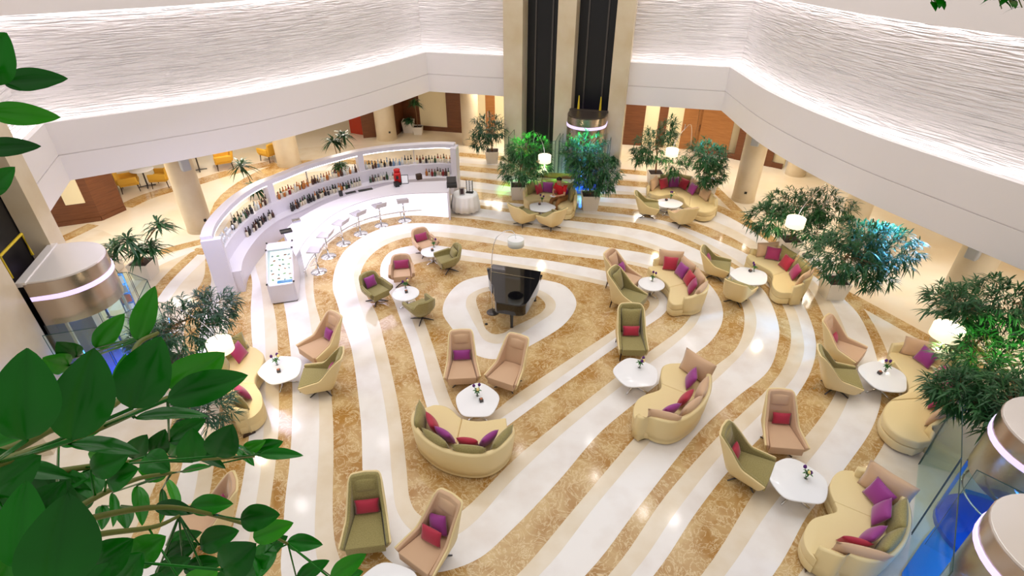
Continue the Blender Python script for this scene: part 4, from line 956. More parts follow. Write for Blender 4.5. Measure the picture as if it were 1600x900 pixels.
for k in range(5):
    mk('card_row', box((0, 0.0, 0.09 + 0.085 * k), (0.2, 0.03, 0.055)), M_white, t)
g2 = G(722, 305, 0.757); t = thing('photo_stand', 'small framed stand with a dark picture on the draped table', 'stand', g2, R(12))
mk('frame', xf(box((0, 0, 0.14), (0.2, 0.02, 0.28)), Matrix.Rotation(R(-8), 4, 'X')), M_steel, t); mk('picture', xf(box((0, -0.013, 0.14), (0.12, 0.005, 0.2)), Matrix.Rotation(R(-8), 4, 'X')), mat('dark_picture', srgb(60, 40, 44), 0.5), t); mk('foot', box((0, 0.04, 0.006), (0.14, 0.14, 0.012)), M_steel, t)

# ================================================================== GRAND PIANO (keyboard end away from the camera)
def pz(x, y, h): return G(730 + x / 5.294, 360 + y / 5.294, h)
HP = 1.0
out_px = [(215, 282), (605, 342), (600, 400), (565, 470), (520, 560), (492, 612), (470, 640), (420, 640), (380, 622), (300, 600), (240, 590), (222, 540), (214, 420)]
oc = [(215, 282), (608, 342)]
body_top = [pz(*p, HP) for p in [(213, 282), (606, 342), (590, 420), (540, 520), (505, 580), (470, 612), (420, 618), (370, 612), (300, 600), (240, 588), (226, 540), (216, 450), (186, 410), (178, 366)]]
org = sum(body_top, Vector()) / len(body_top); org.z = 0
pn = thing('grand_piano', 'black grand piano with closed lid in the middle of the floor', 'piano', org)
kl, kr = body_top[0], body_top[1]
tail = spline([body_top[i] for i in range(1, 14)] + [body_top[0]], 6)
P2 = [(p.x, p.y) for p in tail]
def scaled(P, k): 
    cx = sum(p[0] for p in P) / len(P); cy = sum(p[1] for p in P) / len(P); return [(cx + (p[0] - cx) * k, cy + (p[1] - cy) * k) for p in P]
mk('case', prism(P2, 0.66, HP - 0.03), M_gloss_black, pn, org, bevel=0.01)
mk('lid', prism(scaled(P2, 1.02), HP - 0.025, HP), M_gloss_black, pn, org, bevel=0.006)
a = pz(190, 341, HP); b = pz(562, 402, HP); d = (b - a).normalized(); c = (a + b) / 2
mk('lid_hinge', box((c.x, c.y, HP + 0.003), ((b - a).length * 0.97, 0.012, 0.008), math.atan2(d.y, d.x)), mat('brass', (0.75, 0.65, 0.45), 0.25, 1.0), pn, org)
kd = (kr - kl).normalized(); kn = Vector((-kd.y, kd.x, 0)); mid = (kl + kr) / 2; wd = (kr - kl).length
ang = math.atan2(kd.y, kd.x)
mk('keybed', box((mid.x + kn.x * 0.14, mid.y + kn.y * 0.14, 0.69), (wd, 0.3, 0.08), ang), M_gloss_black, pn, org, bevel=0.01)
kb = mk('keyboard', box((mid.x + kn.x * 0.18, mid.y + kn.y * 0.18, 0.74), (wd * 0.88, 0.15, 0.025), ang), M_white, pn, org)
for k in range(36):
    if k % 7 in (2, 6): continue
    q = mid + kd * ((k + 0.5) / 36 - 0.5) * wd * 0.86 + kn * 0.14
    mk('black_key', box((q.x, q.y, 0.757), (0.012, 0.09, 0.012), ang), M_blk, kb, org)
for px, py in ((560, 588), (368, 806), (190, 480)):
    q = pz(px, py, 0)
    mk('leg', lathe([(0.05, 0.03), (0.035, 0.05), (0.045, 0.35), (0.075, 0.6), (0.085, 0.67)], 14, (q.x, q.y, 0)), M_gloss_black, pn, org, smooth=True)
    mk('caster', lathe([(0.04, 0.0), (0.045, 0.02), (0.04, 0.04)], 10, (q.x, q.y, 0)), mat('brass', (0.75, 0.65, 0.45), 0.25, 1.0), pn, org)
q = mid - kn * 0.5
mk('pedal_lyre', cat(box((q.x, q.y, 0.4), (0.2, 0.05, 0.55), ang), box((q.x + kn.x * 0.08, q.y + kn.y * 0.08, 0.1), (0.22, 0.2, 0.03), ang)), M_gloss_black, pn, org)

# ================================================================== ARC LAMPS
M_shade = mat('lit_shade', srgb(255, 244, 214), 0.6, emit=(1.0, 0.82, 0.55), es=1.0)
M_bulb = mat('lamp_diffuser', (1, 1, 1), 0.6, emit=(1.0, 0.9, 0.72), es=2.2)
def arc_lamp(spx, hs, bpx, label, r=0.25, lit=True, sh=0.24, e=40):
    s = G(*spx, hs); b = G(*bpx); t = thing('arc_floor_lamp', label, 'lamp', b)
    rel = Vector((s.x - b.x, s.y - b.y, 0))
    mk('base', lathe([(0, 0), (0.17, 0), (0.17, 0.03), (0.03, 0.05), (0, 0.05)], 20), M_darkmetal, t, smooth=True)
    top = hs + 0.45
    pts = spline([(0, 0, 0.04), (-rel.x * 0.04, -rel.y * 0.04, hs * 0.6), (rel.x * 0.18, rel.y * 0.18, top - 0.12), (rel.x * 0.55, rel.y * 0.55, top), (rel.x * 0.9, rel.y * 0.9, top - 0.12), (rel.x, rel.y, hs + sh * 0.5)], 6)
    mk('pole', tube(pts, 0.012, 6), M_chrome, t, smooth=True)
    z = hs - sh / 2
    sh_ = mk('lamp_shade', lathe([(r, z), (r * 1.0, z + sh), (r * 0.985, z + sh), (r * 0.985, z), (r, z)], 28, (rel.x, rel.y, 0)), M_shade if lit else mat('frosted_shade', srgb(226, 230, 222), 0.3), t, smooth=True)
    mk('diffuser', lathe([(0, z + sh - 0.02), (r * 0.98, z + sh - 0.02), (r * 0.98, z + sh - 0.03), (0, z + sh - 0.03)], 24, (rel.x, rel.y, 0)), M_bulb if lit else M_white, sh_)
    if lit: lamp('lamp_glow', 'POINT', (s.x, s.y, hs - 0.22), e, (1, 0.82, 0.55), 0.12)
arc_lamp((1243, 347), 2.25, (1262, 400), 'lit arc lamp with a white drum shade over the sofa under the blue-lit tree', 0.24)
arc_lamp((1480, 518), 2.2, (1552, 590), 'lit arc lamp with a white drum shade over the far right sofa', 0.27)
arc_lamp((851, 248), 2.25, (831, 305), 'lit arc lamp with a white drum shade above the person in red', 0.22)
arc_lamp((1050, 238), 2.25, (1068, 288), 'lit arc lamp with a white drum shade over the long back sofa', 0.22)
arc_lamp((344, 540), 1.8, (300, 590), 'lit arc lamp glowing beside the big leaves at the left', 0.24)
arc_lamp((806, 378), 1.9, (770, 489), 'unlit arc lamp with a pale shade rising beside the piano', 0.22, lit=False, sh=0.2)
g = G(768, 497); t = thing('floor_cable', 'thin black cable with a plug on the floor beside the piano', 'cable', g)
mk('cord', tube(spline([(0.0, 0.0, 0.01), (-0.12, -0.3, 0.01), (-0.34, -0.62, 0.01)], 6), 0.009, 6), M_blk, t); mk('plug', box((-0.13, -0.31, 0.025), (0.07, 0.06, 0.05), 0.5), M_blk, t, bevel=0.008)

# ================================================================== PERSON IN RED
def person():
    pi = int(0.62 * 40); q = PI[pi]; b = PF[pi] - q * 0.36
    M_skin = mat('skin', srgb(206, 150, 118), 0.5); M_shirt = mat('red_shirt', srgb(206, 24, 36), 0.7); M_hair = mat('black_hair', srgb(26, 20, 18), 0.5); M_trouser = mat('tan_trousers', srgb(150, 104, 58), 0.8)
    t = thing('person', 'person in a red shirt sitting on the sofa, head bent over a booklet', 'person', (b.x, b.y, 0), face(q))
    zs = 0.465
    V, E, Rr = [], [], []
    def add(p, r, par=None):
        V.append(p); Rr.append(r)
        if par is not None: E.append((par, len(V) - 1))
        return len(V) - 1
    pel = add((0, 0, zs + 0.1), 0.15)
    bel = add((0, 0.02, zs + 0.28), 0.14, pel); ch = add((0, 0.08, zs + 0.46), 0.16, bel); nb = add((0, 0.13, zs + 0.58), 0.075, ch)
    nk = add((0, 0.17, zs + 0.65), 0.052, nb); hd0 = add((0, 0.21, zs + 0.73), 0.085, nk); hd1 = add((0, 0.23, zs + 0.81), 0.09, hd0); add((0, 0.22, zs + 0.88), 0.06, hd1)
    add((0, 0.32, zs + 0.75), 0.02, hd0)
    for s in (-1, 1):
        sh = add((s * 0.19, 0.09, zs + 0.53), 0.068, ch); el = add((s * 0.25, 0.2, zs + 0.28), 0.046, sh); wr = add((s * 0.09, 0.40, zs + 0.26), 0.03, el); pm = add((s * 0.06, 0.46, zs + 0.27), 0.034, wr)
        for k in range(4):
            f1 = add((s * (0.075 - k * 0.018), 0.52 + 0.006 * (k in (1, 2)), zs + 0.275), 0.0095, pm); add((s * (0.055 - k * 0.015), 0.545 + 0.006 * (k in (1, 2)), zs + 0.255), 0.008, f1)
        th1 = add((s * 0.03, 0.47, zs + 0.29), 0.01, pm); add((s * 0.015, 0.5, zs + 0.29), 0.009, th1)
        hp = add((s * 0.1, 0.06, zs + 0.06), 0.1, pel); kn = add((s * 0.14, 0.45, zs + 0.06), 0.062, hp); an = add((s * 0.13, 0.5, 0.09), 0.042, kn); add((s * 0.13, 0.64, 0.035), 0.034, an)
    def skinned(name, V, E, Rr, m, par, root=0):
        me = bpy.data.meshes.new(name); me.from_pydata(V, E, []); o = bpy.data.objects.new(name, me); COL.objects.link(o); o.parent = par
        md = o.modifiers.new('skin', 'SKIN'); md.use_smooth_shade = True
        sv = me.skin_vertices[0] if me.skin_vertices else None
        if sv is None:
            bm = bmesh.new(); bm.from_mesh(me); bm.verts.layers.skin.verify(); bm.to_mesh(me); bm.free(); sv = me.skin_vertices[0]
        for i, r in enumerate(Rr): sv.data[i].radius = (r, r)
        sv.data[root].use_root = True
        s2 = o.modifiers.new('sub', 'SUBSURF'); s2.levels = 1; s2.render_levels = 1
        me.materials.append(m); return o
    body = skinned('body', V, E, Rr, M_skin, t)
    Vs = [(0, 0, zs + 0.08), (0, 0.02, zs + 0.28), (0, 0.08, zs + 0.46), (0, 0.12, zs + 0.56), (-0.19, 0.09, zs + 0.53), (-0.235, 0.17, zs + 0.36), (0.19, 0.09, zs + 0.53), (0.235, 0.17, zs + 0.36)]
    skinned('shirt', Vs, [(0, 1), (1, 2), (2, 3), (2, 4), (4, 5), (2, 6), (6, 7)], [0.18, 0.17, 0.19, 0.1, 0.088, 0.07, 0.088, 0.07], M_shirt, t)
    Vt = [(0, 0, zs + 0.09), (-0.1, 0.06, zs + 0.06), (-0.14, 0.45, zs + 0.06), (-0.13, 0.5, 0.12), (0.1, 0.06, zs + 0.06), (0.14, 0.45, zs + 0.06), (0.13, 0.5, 0.12)]
    skinned('trousers', Vt, [(0, 1), (1, 2), (2, 3), (0, 4), (4, 5), (5, 6)], [0.17, 0.12, 0.078, 0.06, 0.12, 0.078, 0.06], M_trouser, t)
    n = 14; rs = []
    for k in range(7):
        a = k / 6 * math.pi / 2 * 1.15; rs.append([(0.102 * math.cos(a) * math.cos(2 * math.pi * i / n), 0.112 * math.cos(a) * math.sin(2 * math.pi * i / n), 0.105 * math.sin(a)) for i in range(n)])
    mk('hair', xf(rings(rs), Matrix.Translation((0, 0.205, zs + 0.80)) @ Matrix.Rotation(R(6), 4, 'X')), M_hair, t, smooth=True)
    for s in (-1, 1):
        mk('shoe', xf(lathe([(0.0, -0.13), (0.045, -0.11), (0.05, 0.0), (0.045, 0.1), (0, 0.13)], 10), Matrix.Translation((s * 0.13, 0.58, 0.05)) @ Matrix.Rotation(R(90), 4, 'X')), M_blk, t, smooth=True)
    ph = G(0, 0); w = Matrix.Translation((b.x, b.y, 0)) @ Matrix.Rotation(face(q), 4, 'Z') @ Vector((0, 0.55, zs + 0.265))
    o = thing('booklet', 'pale booklet held by the person in red', 'booklet', w, face(q))
    mk('page', xf(box((-0.05, 0, 0), (0.1, 0.13, 0.008)), Matrix.Rotation(R(10), 4, 'Y')), M_white, o); mk('page', xf(box((0.05, 0, 0), (0.1, 0.13, 0.008)), Matrix.Rotation(R(-10), 4, 'Y')), M_white, o)
person()

# ================================================================== LIFTS
M_drum = mat('brushed_steel', (0.50, 0.42, 0.36), 0.26, 1.0, aniso=0.5)
M_roof = mat('cab_roof', srgb(236, 230, 226), 0.3, 0.35)
M_ring = mat('violet_ring', srgb(220, 205, 245), 0.4, emit=(0.72, 0.62, 1.0), es=0.75)
M_bluefloor = mat('blue_cab_floor', srgb(20, 80, 190), 0.15)
M_yellow = mat('yellow_paint', srgb(216, 186, 40), 0.4)
M_bluegl = pane_mat('blue_glass', (0.5, 0.78, 1.0), 0.08)
def d_plan(w, d, n=18):
    """flat back on y=0, round nose to +y"""
    P = [(-w / 2, 0), ]
    for i in range(n + 1):
        a = math.pi * (1 - i / n); P.append((w / 2 * math.cos(a), (d - w / 2 if d > w / 2 else 0) * 1.0 + min(d, w / 2) * math.sin(a)))
    P.append((w / 2, 0)); return P
def ring_of(P, z0, z1, th=0.03, m=1.0):
    n = len(P)
    return rings([[(p[0] * k, p[1] * k if p[1] > 0 else p[1], z) for p in P] for k, z in ((1, z0), (1, z1))], cap=False)
def lift(org, fdir, w, d, top, label, drum_h=0.95, roof_m=None, floor=0.12, yellow=False):
    t = thing('lift_cab', label, 'lift', (org.x, org.y, 0), face(fdir))
    P = d_plan(w, d)
    mk('roof', cat(prism(scaled(P, 0.97), top - 0.02, top + 0.03), prism([(-w / 2, -0.12), (w / 2, -0.12), (w / 2, 0.06), (-w / 2, 0.06)], top - 0.05, top + 0.05)), roof_m or M_roof, t, bevel=0.008)
    smooth_angle(mk('steel_drum', prism(P, top - drum_h, top - 0.01), M_drum, t))
    smooth_angle(mk('light_ring', prism([(p[0] * 1.012, p[1] * 1.012 + 0.004) if p[1] > 0.05 else (p[0], p[1]) for p in P], top - 0.40, top - 0.30), M_ring, t))
    V, Fc = rings([[(p[0] * 0.985, p[1] * 0.985, z) for p in P] for z in (floor, top - drum_h)], cap=False, closed=False)
    smooth_angle(mk('glass_wall', (V, Fc), M_pane, t))
    mk('cab_floor', prism(P, 0.01, floor), M_bluefloor, t)
    mk('rear_wall', prism([(-w / 2, -0.04), (w / 2, -0.04), (w / 2, 0.0), (-w / 2, 0.0)], floor, top - drum_h), M_darkmetal, t)
    for x, y in ((-w / 2 * 0.98, d * 0.3), (w / 2 * 0.98, d * 0.3), (0, d * 0.985)):
        mk('mullion', box((x, y, (top - drum_h) / 2 + 0.06), (0.05, 0.05, top - drum_h - floor)), M_steel, t)
    mk('handrail', tube([(p[0] * 0.93, p[1] * 0.93, 0.95) for p in P[1:-1]], 0.018, 6), M_chrome, t, smooth=True)
    if yellow:
        mk('roof_rail', tube([(-0.5, -0.3, top), (-0.5, -0.3, top + 0.5), (0.5, -0.3, top + 0.5), (0.5, -0.3, top)], 0.03, 6), M_yellow, t)
    return t
def enclosure(org, fdir, pts, h, label):
    t = thing('glass_screen', label, 'glass screen', (org.x, org.y, 0), face(fdir))
    for i in range(len(pts) - 1):
        a, b = Vector((*pts[i], 0)), Vector((*pts[i + 1], 0)); d = (b - a); L_ = d.length - 0.03; c = (a + b) / 2; an = math.atan2(d.y, d.x)
        g_ = mk('glass_pane', box((c.x, c.y, h / 2), (L_, 0.012, h), an), M_pane, t)
        mk('edge', cat(box((c.x, c.y, h + 0.004), (L_, 0.014, 0.008), an), box((a.x + d.x / d.length * 0.02, a.y + d.y / d.length * 0.02, h / 2), (0.006, 0.014, h), an), box((b.x - d.x / d.length * 0.02, b.y - d.y / d.length * 0.02, h / 2), (0.006, 0.014, h), an)), M_pane_edge, g_)
    return t
# --- back tower with two shafts
e = (B_ - A_).normalized(); nf = Vector((e.y, -e.x, 0))      # nf points into the atrium
T0 = Vector((-0.33, 22.45, 0)); 
def tp(s, o=0.0): return T0 + e * s + nf * o
def tower_box(nm, s0, s1, o0, o1, z0, z1, m):
    P = [tp(s0, o0), tp(s1, o0), tp(s1, o1), tp(s0, o1)]
    return struct(mk(nm, prism([(p.x, p.y) for p in P], z0, z1), m, org=(P[0].x, P[0].y, z0)))
tx = lambda x: x / e.x
S = [0, tx(0.72), tx(1.98), tx(2.62), tx(4.0), tx(4.62)]
for s0, s1 in ((S[0], S[1]), (S[2], S[3]), (S[4], S[5])):
    tower_box('wall_back_tower_pier', s0, s1, -0.9, 0.0, 0, 13, M_stone)
    tower_box('trim_tower_line', s0, s1, 0.0, 0.02, 7.1, 7.16, M_white)
for s0, s1 in ((S[1], S[2]), (S[3], S[4])):
    tower_box('wall_back_shaft', s0, s1, -0.92, -0.86, 0, 13, M_black)
    for k in (0.25, 0.75):
        tower_box('trim_guide_rail', s0 + (s1 - s0) * k - 0.03, s0 + (s1 - s0) * k + 0.03, -0.86, -0.80, 0, 13, M_darkmetal)
sc_ = (S[3] + S[4]) / 2; cb_ = tp(sc_, 0.06)
lift(cb_, nf, 1.5, 1.18, 2.95, 'half-round steel lift cab with a dark roof in the back tower', roof_m=mat('dark_roof', srgb(84, 74, 66), 0.35, 0.6))
for k in (-0.42, 0.42):
    p = tp(sc_ + k, 0.0); o = mk('lift_bracket', tube([(p.x, p.y, 2.98), (p.x, p.y, 3.5)], [0.05, 0.02], 6), M_yellow); tag(o, 'small yellow bracket %s above the back lift cab' % ('left' if k < 0 else 'right'), 'bracket')
enclosure(cb_, nf, [(-0.95, -0.05), (-0.95, 0.95), (-0.5, 1.35), (0.5, 1.35), (0.95, 0.95), (0.95, -0.05)], 2.0, 'glass screen around the back steel lift cab')
cb2 = tp((S[1] + S[2]) / 2, 0.06)
enclosure(cb2, nf, [(-0.95, -0.05), (-0.95, 0.95), (-0.5, 1.35), (0.5, 1.35), (0.95, 0.95), (0.95, -0.05)], 2.0, 'glass screen around the empty black lift shaft at the back')
# --- left tower
el = Vector((-0.29, 0.957, 0)).normalized(); nl = Vector((0.957, 0.29, 0)).normalized()
L0 = Vector((-9.93, 9.92, 0))
def lp(s, o=0.0): return L0 + el * s + nl * o
def ltower(nm, s0, s1, o0, o1, z0, z1, m):
    P = [lp(s0, o0), lp(s1, o0), lp(s1, o1), lp(s0, o1)]
    return struct(mk(nm, prism([(p.x, p.y) for p in P], z0, z1), m, org=(P[0].x, P[0].y, z0)))
ltower('wall_left_tower_pier', 0.80, 1.42, -0.42, 0.0, 0, 13, M_stone)
ltower('wall_left_tower_pier', -2.6, -0.95, -0.8, 0.0, 0, 13, M_stone)
ltower('wall_left_shaft', -0.95, 1.0, -0.50, -0.44, 0, 13, M_black)
lift(lp(0, 0.05), nl, 1.72, 1.2, 2.95, 'half-round steel lift cab with a pale roof at the left', yellow=True, drum_h=1.0)
enclosure(lp(0, 0.05), nl, [(-1.15, 0.0), (-1.15, 1.0), (-0.6, 1.55), (0.6, 1.55), (1.15, 1.0), (1.15, 0.0)], 1.9, 'glass screen around the left lift cab')
# magazine rack outside the left glass
g = G(212, 500); t = thing('brochure_stand', 'slim steel brochure stand beside the left glass screen', 'stand', g, R(30))
mk('frame', xf(box((0, 0, 0.7), (0.3, 0.05, 1.4)), Matrix.Rotation(R(-6), 4, 'X')), M_steel, t, bevel=0.01); mk('foot', box((0, 0.02, 0.015), (0.36, 0.34, 0.03)), M_steel, t)
for k in range(4): mk('brochure', xf(box((0, -0.04, 0.4 + k * 0.27), (0.22, 0.02, 0.2)), Matrix.Rotation(R(-6), 4, 'X')), [M_white, mat('food_b', (0, 0, 0)), M_grey, M_white][k], t)
# --- right tower, nearest the camera
er = Vector((-0.64, -0.768, 0)).normalized(); nr_ = Vector((-0.768, 0.64, 0)).normalized()
R1 = Vector((8.6, 5.31, 0)); R2 = R1 + er * 2.35
for c0, lb in ((R1, 'upper'), (R2, 'lower')):
    lift(c0, nr_, 1.62, 1.3, 2.55, 'half-round steel lift cab with a pale roof at the right edge, %s one of two' % lb, drum_h=1.15)
P = [R1 - er * 1.6 - nr_ * 0.02, R1 + er * 4.2 - nr_ * 0.02, R1 + er * 4.2 - nr_ * 0.9, R1 - er * 1.6 - nr_ * 0.9]
P = [p - nr_ * 0.14 for p in P]
struct(mk('wall_right_tower', prism([(p.x, p.y) for p in P], 0, 13), M_stone, org=(P[0].x, P[0].y, 0)))
def screen_world(pts, h, label):
    o = Vector((*pts[0], 0)); return enclosure(o, Vector((0, 1, 0)), [(p[0] - o.x, p[1] - o.y) for p in pts], h, label)
screen_world([(9.5, 6.55), (8.0, 7.2), (6.95, 5.7), (5.6, 3.9)], 1.95, 'tall glass screen around the two right lift cabs')
ex = R1 + er * 1.18
screen_world([(7.02, 5.5), (7.75, 4.75)], 1.95, 'single glass panel between the two right lift cabs')
pf = [Vector(p) for p in [(9.4, 6.2, 0), (8.5, 6.6, 0), (7.05, 5.55, 0), (6.36, 5.0, 0), (5.6, 3.9, 0), (7.2, 2.2, 0), (9.4, 5.0, 0)]]
struct(mk('floor_lift_pit', prism([(p.x, p.y) for p in pf], 0.013, 0.03), mat('pit_blue', srgb(40, 130, 205), 0.12), org=(pf[0].x, pf[0].y, 0.0)))
pf = [lp(-1.1, 0.02), lp(1.1, 0.02), lp(1.1, 1.5), lp(-1.1, 1.5)]
struct(mk('floor_lift_pit', prism([(p.x, p.y) for p in pf], 0.013, 0.02), mat('pit_blue', srgb(40, 120, 210), 0.12), org=(pf[0].x, pf[0].y, 0.0)))
# ================================================================== PLANTS
def leafmat(name, c1, c2, rough=0.45):
    return mat(name, c1, rough, noise=(c2, 3.0, 3, 0.35, 0.65))
M_tree = leafmat('tree_leaf', srgb(28, 74, 38), srgb(46, 98, 46))
M_tree_dk = leafmat('dark_tree_leaf', srgb(26, 66, 42), srgb(40, 88, 52))
M_drac = leafmat('strap_leaf', srgb(38, 92, 42), srgb(24, 66, 34), 0.35)
M_trunk = mat('trunk_bark', srgb(140, 108, 74), 0.8); M_soil = mat('soil', srgb(46, 30, 22), 0.95, bump=(60, 0.8))
M_planter = mat('planter_white', srgb(232, 224, 212), 0.4)
def leaf_shape(base, direc, up, L, w, droop):
    d = direc.normalized(); s = d.cross(up)
    s = s.normalized() if s.length > 1e-4 else Vector((1, 0, 0)); n = s.cross(d)
    V = []
    for t, k in ((0.0, 0.12), (0.35, 1.0), (0.7, 0.7), (1.0, 0.0)):
        c = base + d * L * t - Vector((0, 0, 1)) * droop * L * t * t
        if k == 0: V.append(c)
        else: V += [c - s * w * k / 2 + n * w * 0.15 * k, c + s * w * k / 2 + n * w * 0.15 * k]
    return V, [[0, 1, 3, 2], [2, 3, 5, 4], [4, 5, 6]]
def foliage(crowns, rnd, ntw, nl, L, w, droop=0.35):
    V, Fc = [], []; twigs = []
    for c, r, share in crowns:
        for _ in range(int(ntw * share)):
            while True:
                p = Vector((rnd.uniform(-1, 1), rnd.uniform(-1, 1), rnd.uniform(-1, 1)))
                if 0.25 < p.length < 1 and rnd.random() < 0.35 + 0.65 * p.length: break
            q = c + Vector((p.x * r[0], p.y * r[1], p.z * r[2])); axis = (Vector((p.x, p.y, p.z * 0.5 + 0.15))).normalized()
            twigs.append((c, q))
            for k in range(nl):
                a = Vector((rnd.gauss(0, 1), rnd.gauss(0, 1), rnd.gauss(0, 0.6))).normalized()
                d = (axis * 0.8 + a * 0.8).normalized(); b = q + axis * rnd.uniform(-0.12, 0.06)
                v, f = leaf_shape(b, d, Vector((0, 0, 1)), L * rnd.uniform(0.7, 1.15), w * rnd.uniform(0.8, 1.2), droop)
                o = len(V); V += v; Fc += [[i + o for i in x] for x in f]
    return (V, Fc), twigs
def planter(t, w, h, m, taper=0.8):
    a = w / 2; b = a * taper
    rs = [[(sx * q, sy * q, z) for sx, sy in ((-1, -1), (1, -1), (1, 1), (-1, 1))] for q, z in ((b, 0), (a, h), (a - 0.03, h), (a - 0.04, h - 0.06))]
    mk('planter', rings(rs), m, t, bevel=0.008)
    mk('soil', box((0, 0, h - 0.05), (2 * a - 0.07, 2 * a - 0.07, 0.03)), M_soil, t)
def tree(bpx, pw, ph, crowns, label, seed, ntw=120, nl=9, L=0.26, w=0.034, leaf=None, pm=None, rz=0.0, group=None, droop=0.35):
    b = G(*bpx); b.y += pw * 0.4; rnd = random.Random(seed); ntw = int(ntw * 1.9)
    t = thing('potted_tree', label, 'tree', b, 0, group)
    if pw:
        planter(t, pw, ph, pm or M_planter)
    C = []
    tot = sum(c[3] for c in crowns)
    for (px, py, h, share, r) in crowns:
        C.append((G(px, py, h) - b, r, share / tot))
    fol, twigs = foliage(C, rnd, ntw, nl, L, w, droop)
    mk('foliage', fol, leaf or M_tree, t)
    br = []
    top0 = C[0][0]
    fork = Vector((top0.x * 0.45, top0.y * 0.45, max(ph + 0.25, top0.z - C[0][1][2] * 0.7)))
    br.append(tube(spline([(0, 0, ph - 0.08), (fork.x * 0.4, fork.y * 0.4, ph + (fork.z - ph) * 0.5), fork], 4), [0.035] * 4 + [0.03] * 4 + [0.026], 7))
    for c, r, sh in C: br.append(tube([fork, c * 0.6 + fork * 0.4 + Vector((0.05, 0, 0)), c], [0.024, 0.018, 0.01], 5))
    for c, q in twigs[::3]: br.append(tube([c * 0.75 + q * 0.25, q], [0.006, 0.003], 3))
    mk('trunk', cat(*br), M_trunk, t, smooth=True)
    return t
tree((1304, 470), 0.62, 0.55, [(1325, 398, 2.0, 1, (0.95, 0.85, 0.55)), (1385, 385, 2.1, .8, (0.8, 0.8, 0.5)), (1345, 370, 2.4, .6, (0.8, 0.8, 0.4)), (1355, 425, 1.6, .4, (0.6, 0.6, 0.3))], 'broad potted tree washed in blue light at the right of the floor', 1, 210, 10)
tree((1233, 402), 0.62, 0.55, [(1245, 322, 1.9, 1, (1.0, 0.9, 0.45)), (1205, 340, 1.8, .6, (0.7, 0.7, 0.4)), (1295, 320, 2.0, .6, (0.8, 0.7, 0.4)), (1270, 362, 1.5, .5, (0.6, 0.6, 0.4))], 'potted tree behind the sofa, left of the blue-lit tree', 2, 190, 10)
tree((1493, 578), 0.78, 0.6, [(1550, 575, 1.9, 1, (0.85, 0.9, 0.75)), (1570, 480, 2.6, .8, (0.9, 0.9, 0.5)), (1590, 640, 2.0, .7, (0.7, 0.8, 0.5)), (1500, 475, 2.6, .4, (0.6, 0.6, 0.35)), (1500, 610, 2.0, .4, (0.5, 0.5, 0.3))], 'largest potted tree, at the right edge behind the lit arc lamp', 3, 330, 11, 0.26, 0.032, pm=mat('planter_stone', srgb(204, 188, 150), 0.5))
tree((922, 330), 0.66, 0.6, [(915, 235, 2.3, 1, (0.85, 0.8, 0.6)), (918, 268, 1.7, .8, (0.8, 0.75, 0.55)), (940, 275, 1.6, .6, (0.65, 0.6, 0.55))], 'potted tree with green and blue light in its crown, right of the person in red', 4, 190, 10)
tree((810, 313), 0.62, 0.55, [(826, 233, 2.3, 1, (0.75, 0.75, 0.5)), (815, 262, 1.8, .8, (0.85, 0.8, 0.5)), (842, 255, 2.0, .3, (0.4, 0.4, 0.3))], 'potted tree lit green left of the person in red', 5, 150, 10)
tree((769, 256), 0.6, 0.55, [(764, 200, 2.1, 1, (0.75, 0.7, 0.5)), (750, 222, 1.6, .4, (0.4, 0.4, 0.3))], 'small dark potted tree left of the back lifts', 6, 90, 9, leaf=M_tree_dk)
tree((1024, 290), 0.6, 0.5, [(1022, 228, 2.2, 1, (0.75, 0.7, 0.6)), (1045, 205, 2.6, .5, (0.4, 0.5, 0.5)), (1052, 256, 1.5, .5, (0.5, 0.5, 0.4)), (1002, 245, 1.8, .4, (0.4, 0.4, 0.3))], 'potted tree behind the left half of the long back sofa', 7, 140, 9)
tree((1106, 306), 0.62, 0.55, [(1104, 240, 2.1, 1, (0.75, 0.7, 0.5)), (1110, 268, 1.5, .8, (0.65, 0.6, 0.5))], 'round-headed potted tree at the right end of the long back sofa', 8, 140, 9)
tree((262, 600), 0.6, 0.5, [(290, 510, 2.0, 1, (0.9, 0.85, 0.5)), (330, 478, 2.2, .5, (0.5, 0.5, 0.3)), (235, 535, 1.8, .6, (0.5, 0.5, 0.4)), (320, 640, 1.5, .5, (0.55, 0.5, 0.3))], 'dark fine-leaved tree behind the big leaves at the left', 9, 190, 11, 0.22, 0.024, leaf=M_tree_dk)
def dracaena(bpx, pw, ph, heads, label, seed, L=0.5, pm=None):
    b = G(*bpx); b.y += pw * 0.4; rnd = random.Random(seed); t = thing('potted_palm', label, 'plant', b)
    planter(t, pw, ph, pm or M_planter)
    V, Fc, br = [], [], []
    for px, py, h in heads:
        c = G(px, py, h) - b
        br.append(tube(spline([(rnd.uniform(-.06, .06), rnd.uniform(-.06, .06), ph - 0.08), (c.x * 0.4, c.y * 0.4, ph + (c.z - ph) * 0.5), c], 4), 0.018, 6))
        for k in range(60):
            a = rnd.uniform(0, 6.283); el = rnd.uniform(-0.15, 1.1)
            d = Vector((math.cos(a) * math.cos(el), math.sin(a) * math.cos(el), math.sin(el)))
            v, f = leaf_shape(c + Vector((0, 0, rnd.uniform(-0.12, 0.06))), d, Vector((0, 0, 1)), L * rnd.uniform(0.7, 1.1), 0.06, 0.6)
            o = len(V); V += v; Fc += [[i + o for i in x] for x in f]
    mk('foliage', (V, Fc), M_drac, t); mk('trunk', cat(*br), M_trunk, t, smooth=True)
dracaena((223, 438), 0.62, 0.52, [(247, 352, 1.9), (200, 375, 1.6), (218, 392, 1.15), (236, 386, 1.2)], 'potted strap-leaved plant in a white planter left of the round column', 11, 0.62)
dracaena((172, 428), 0.5, 0.45, [(160, 405, 1.0), (178, 385, 1.3)], 'potted strap-leaved plant just behind the left lift cab', 12, 0.6)
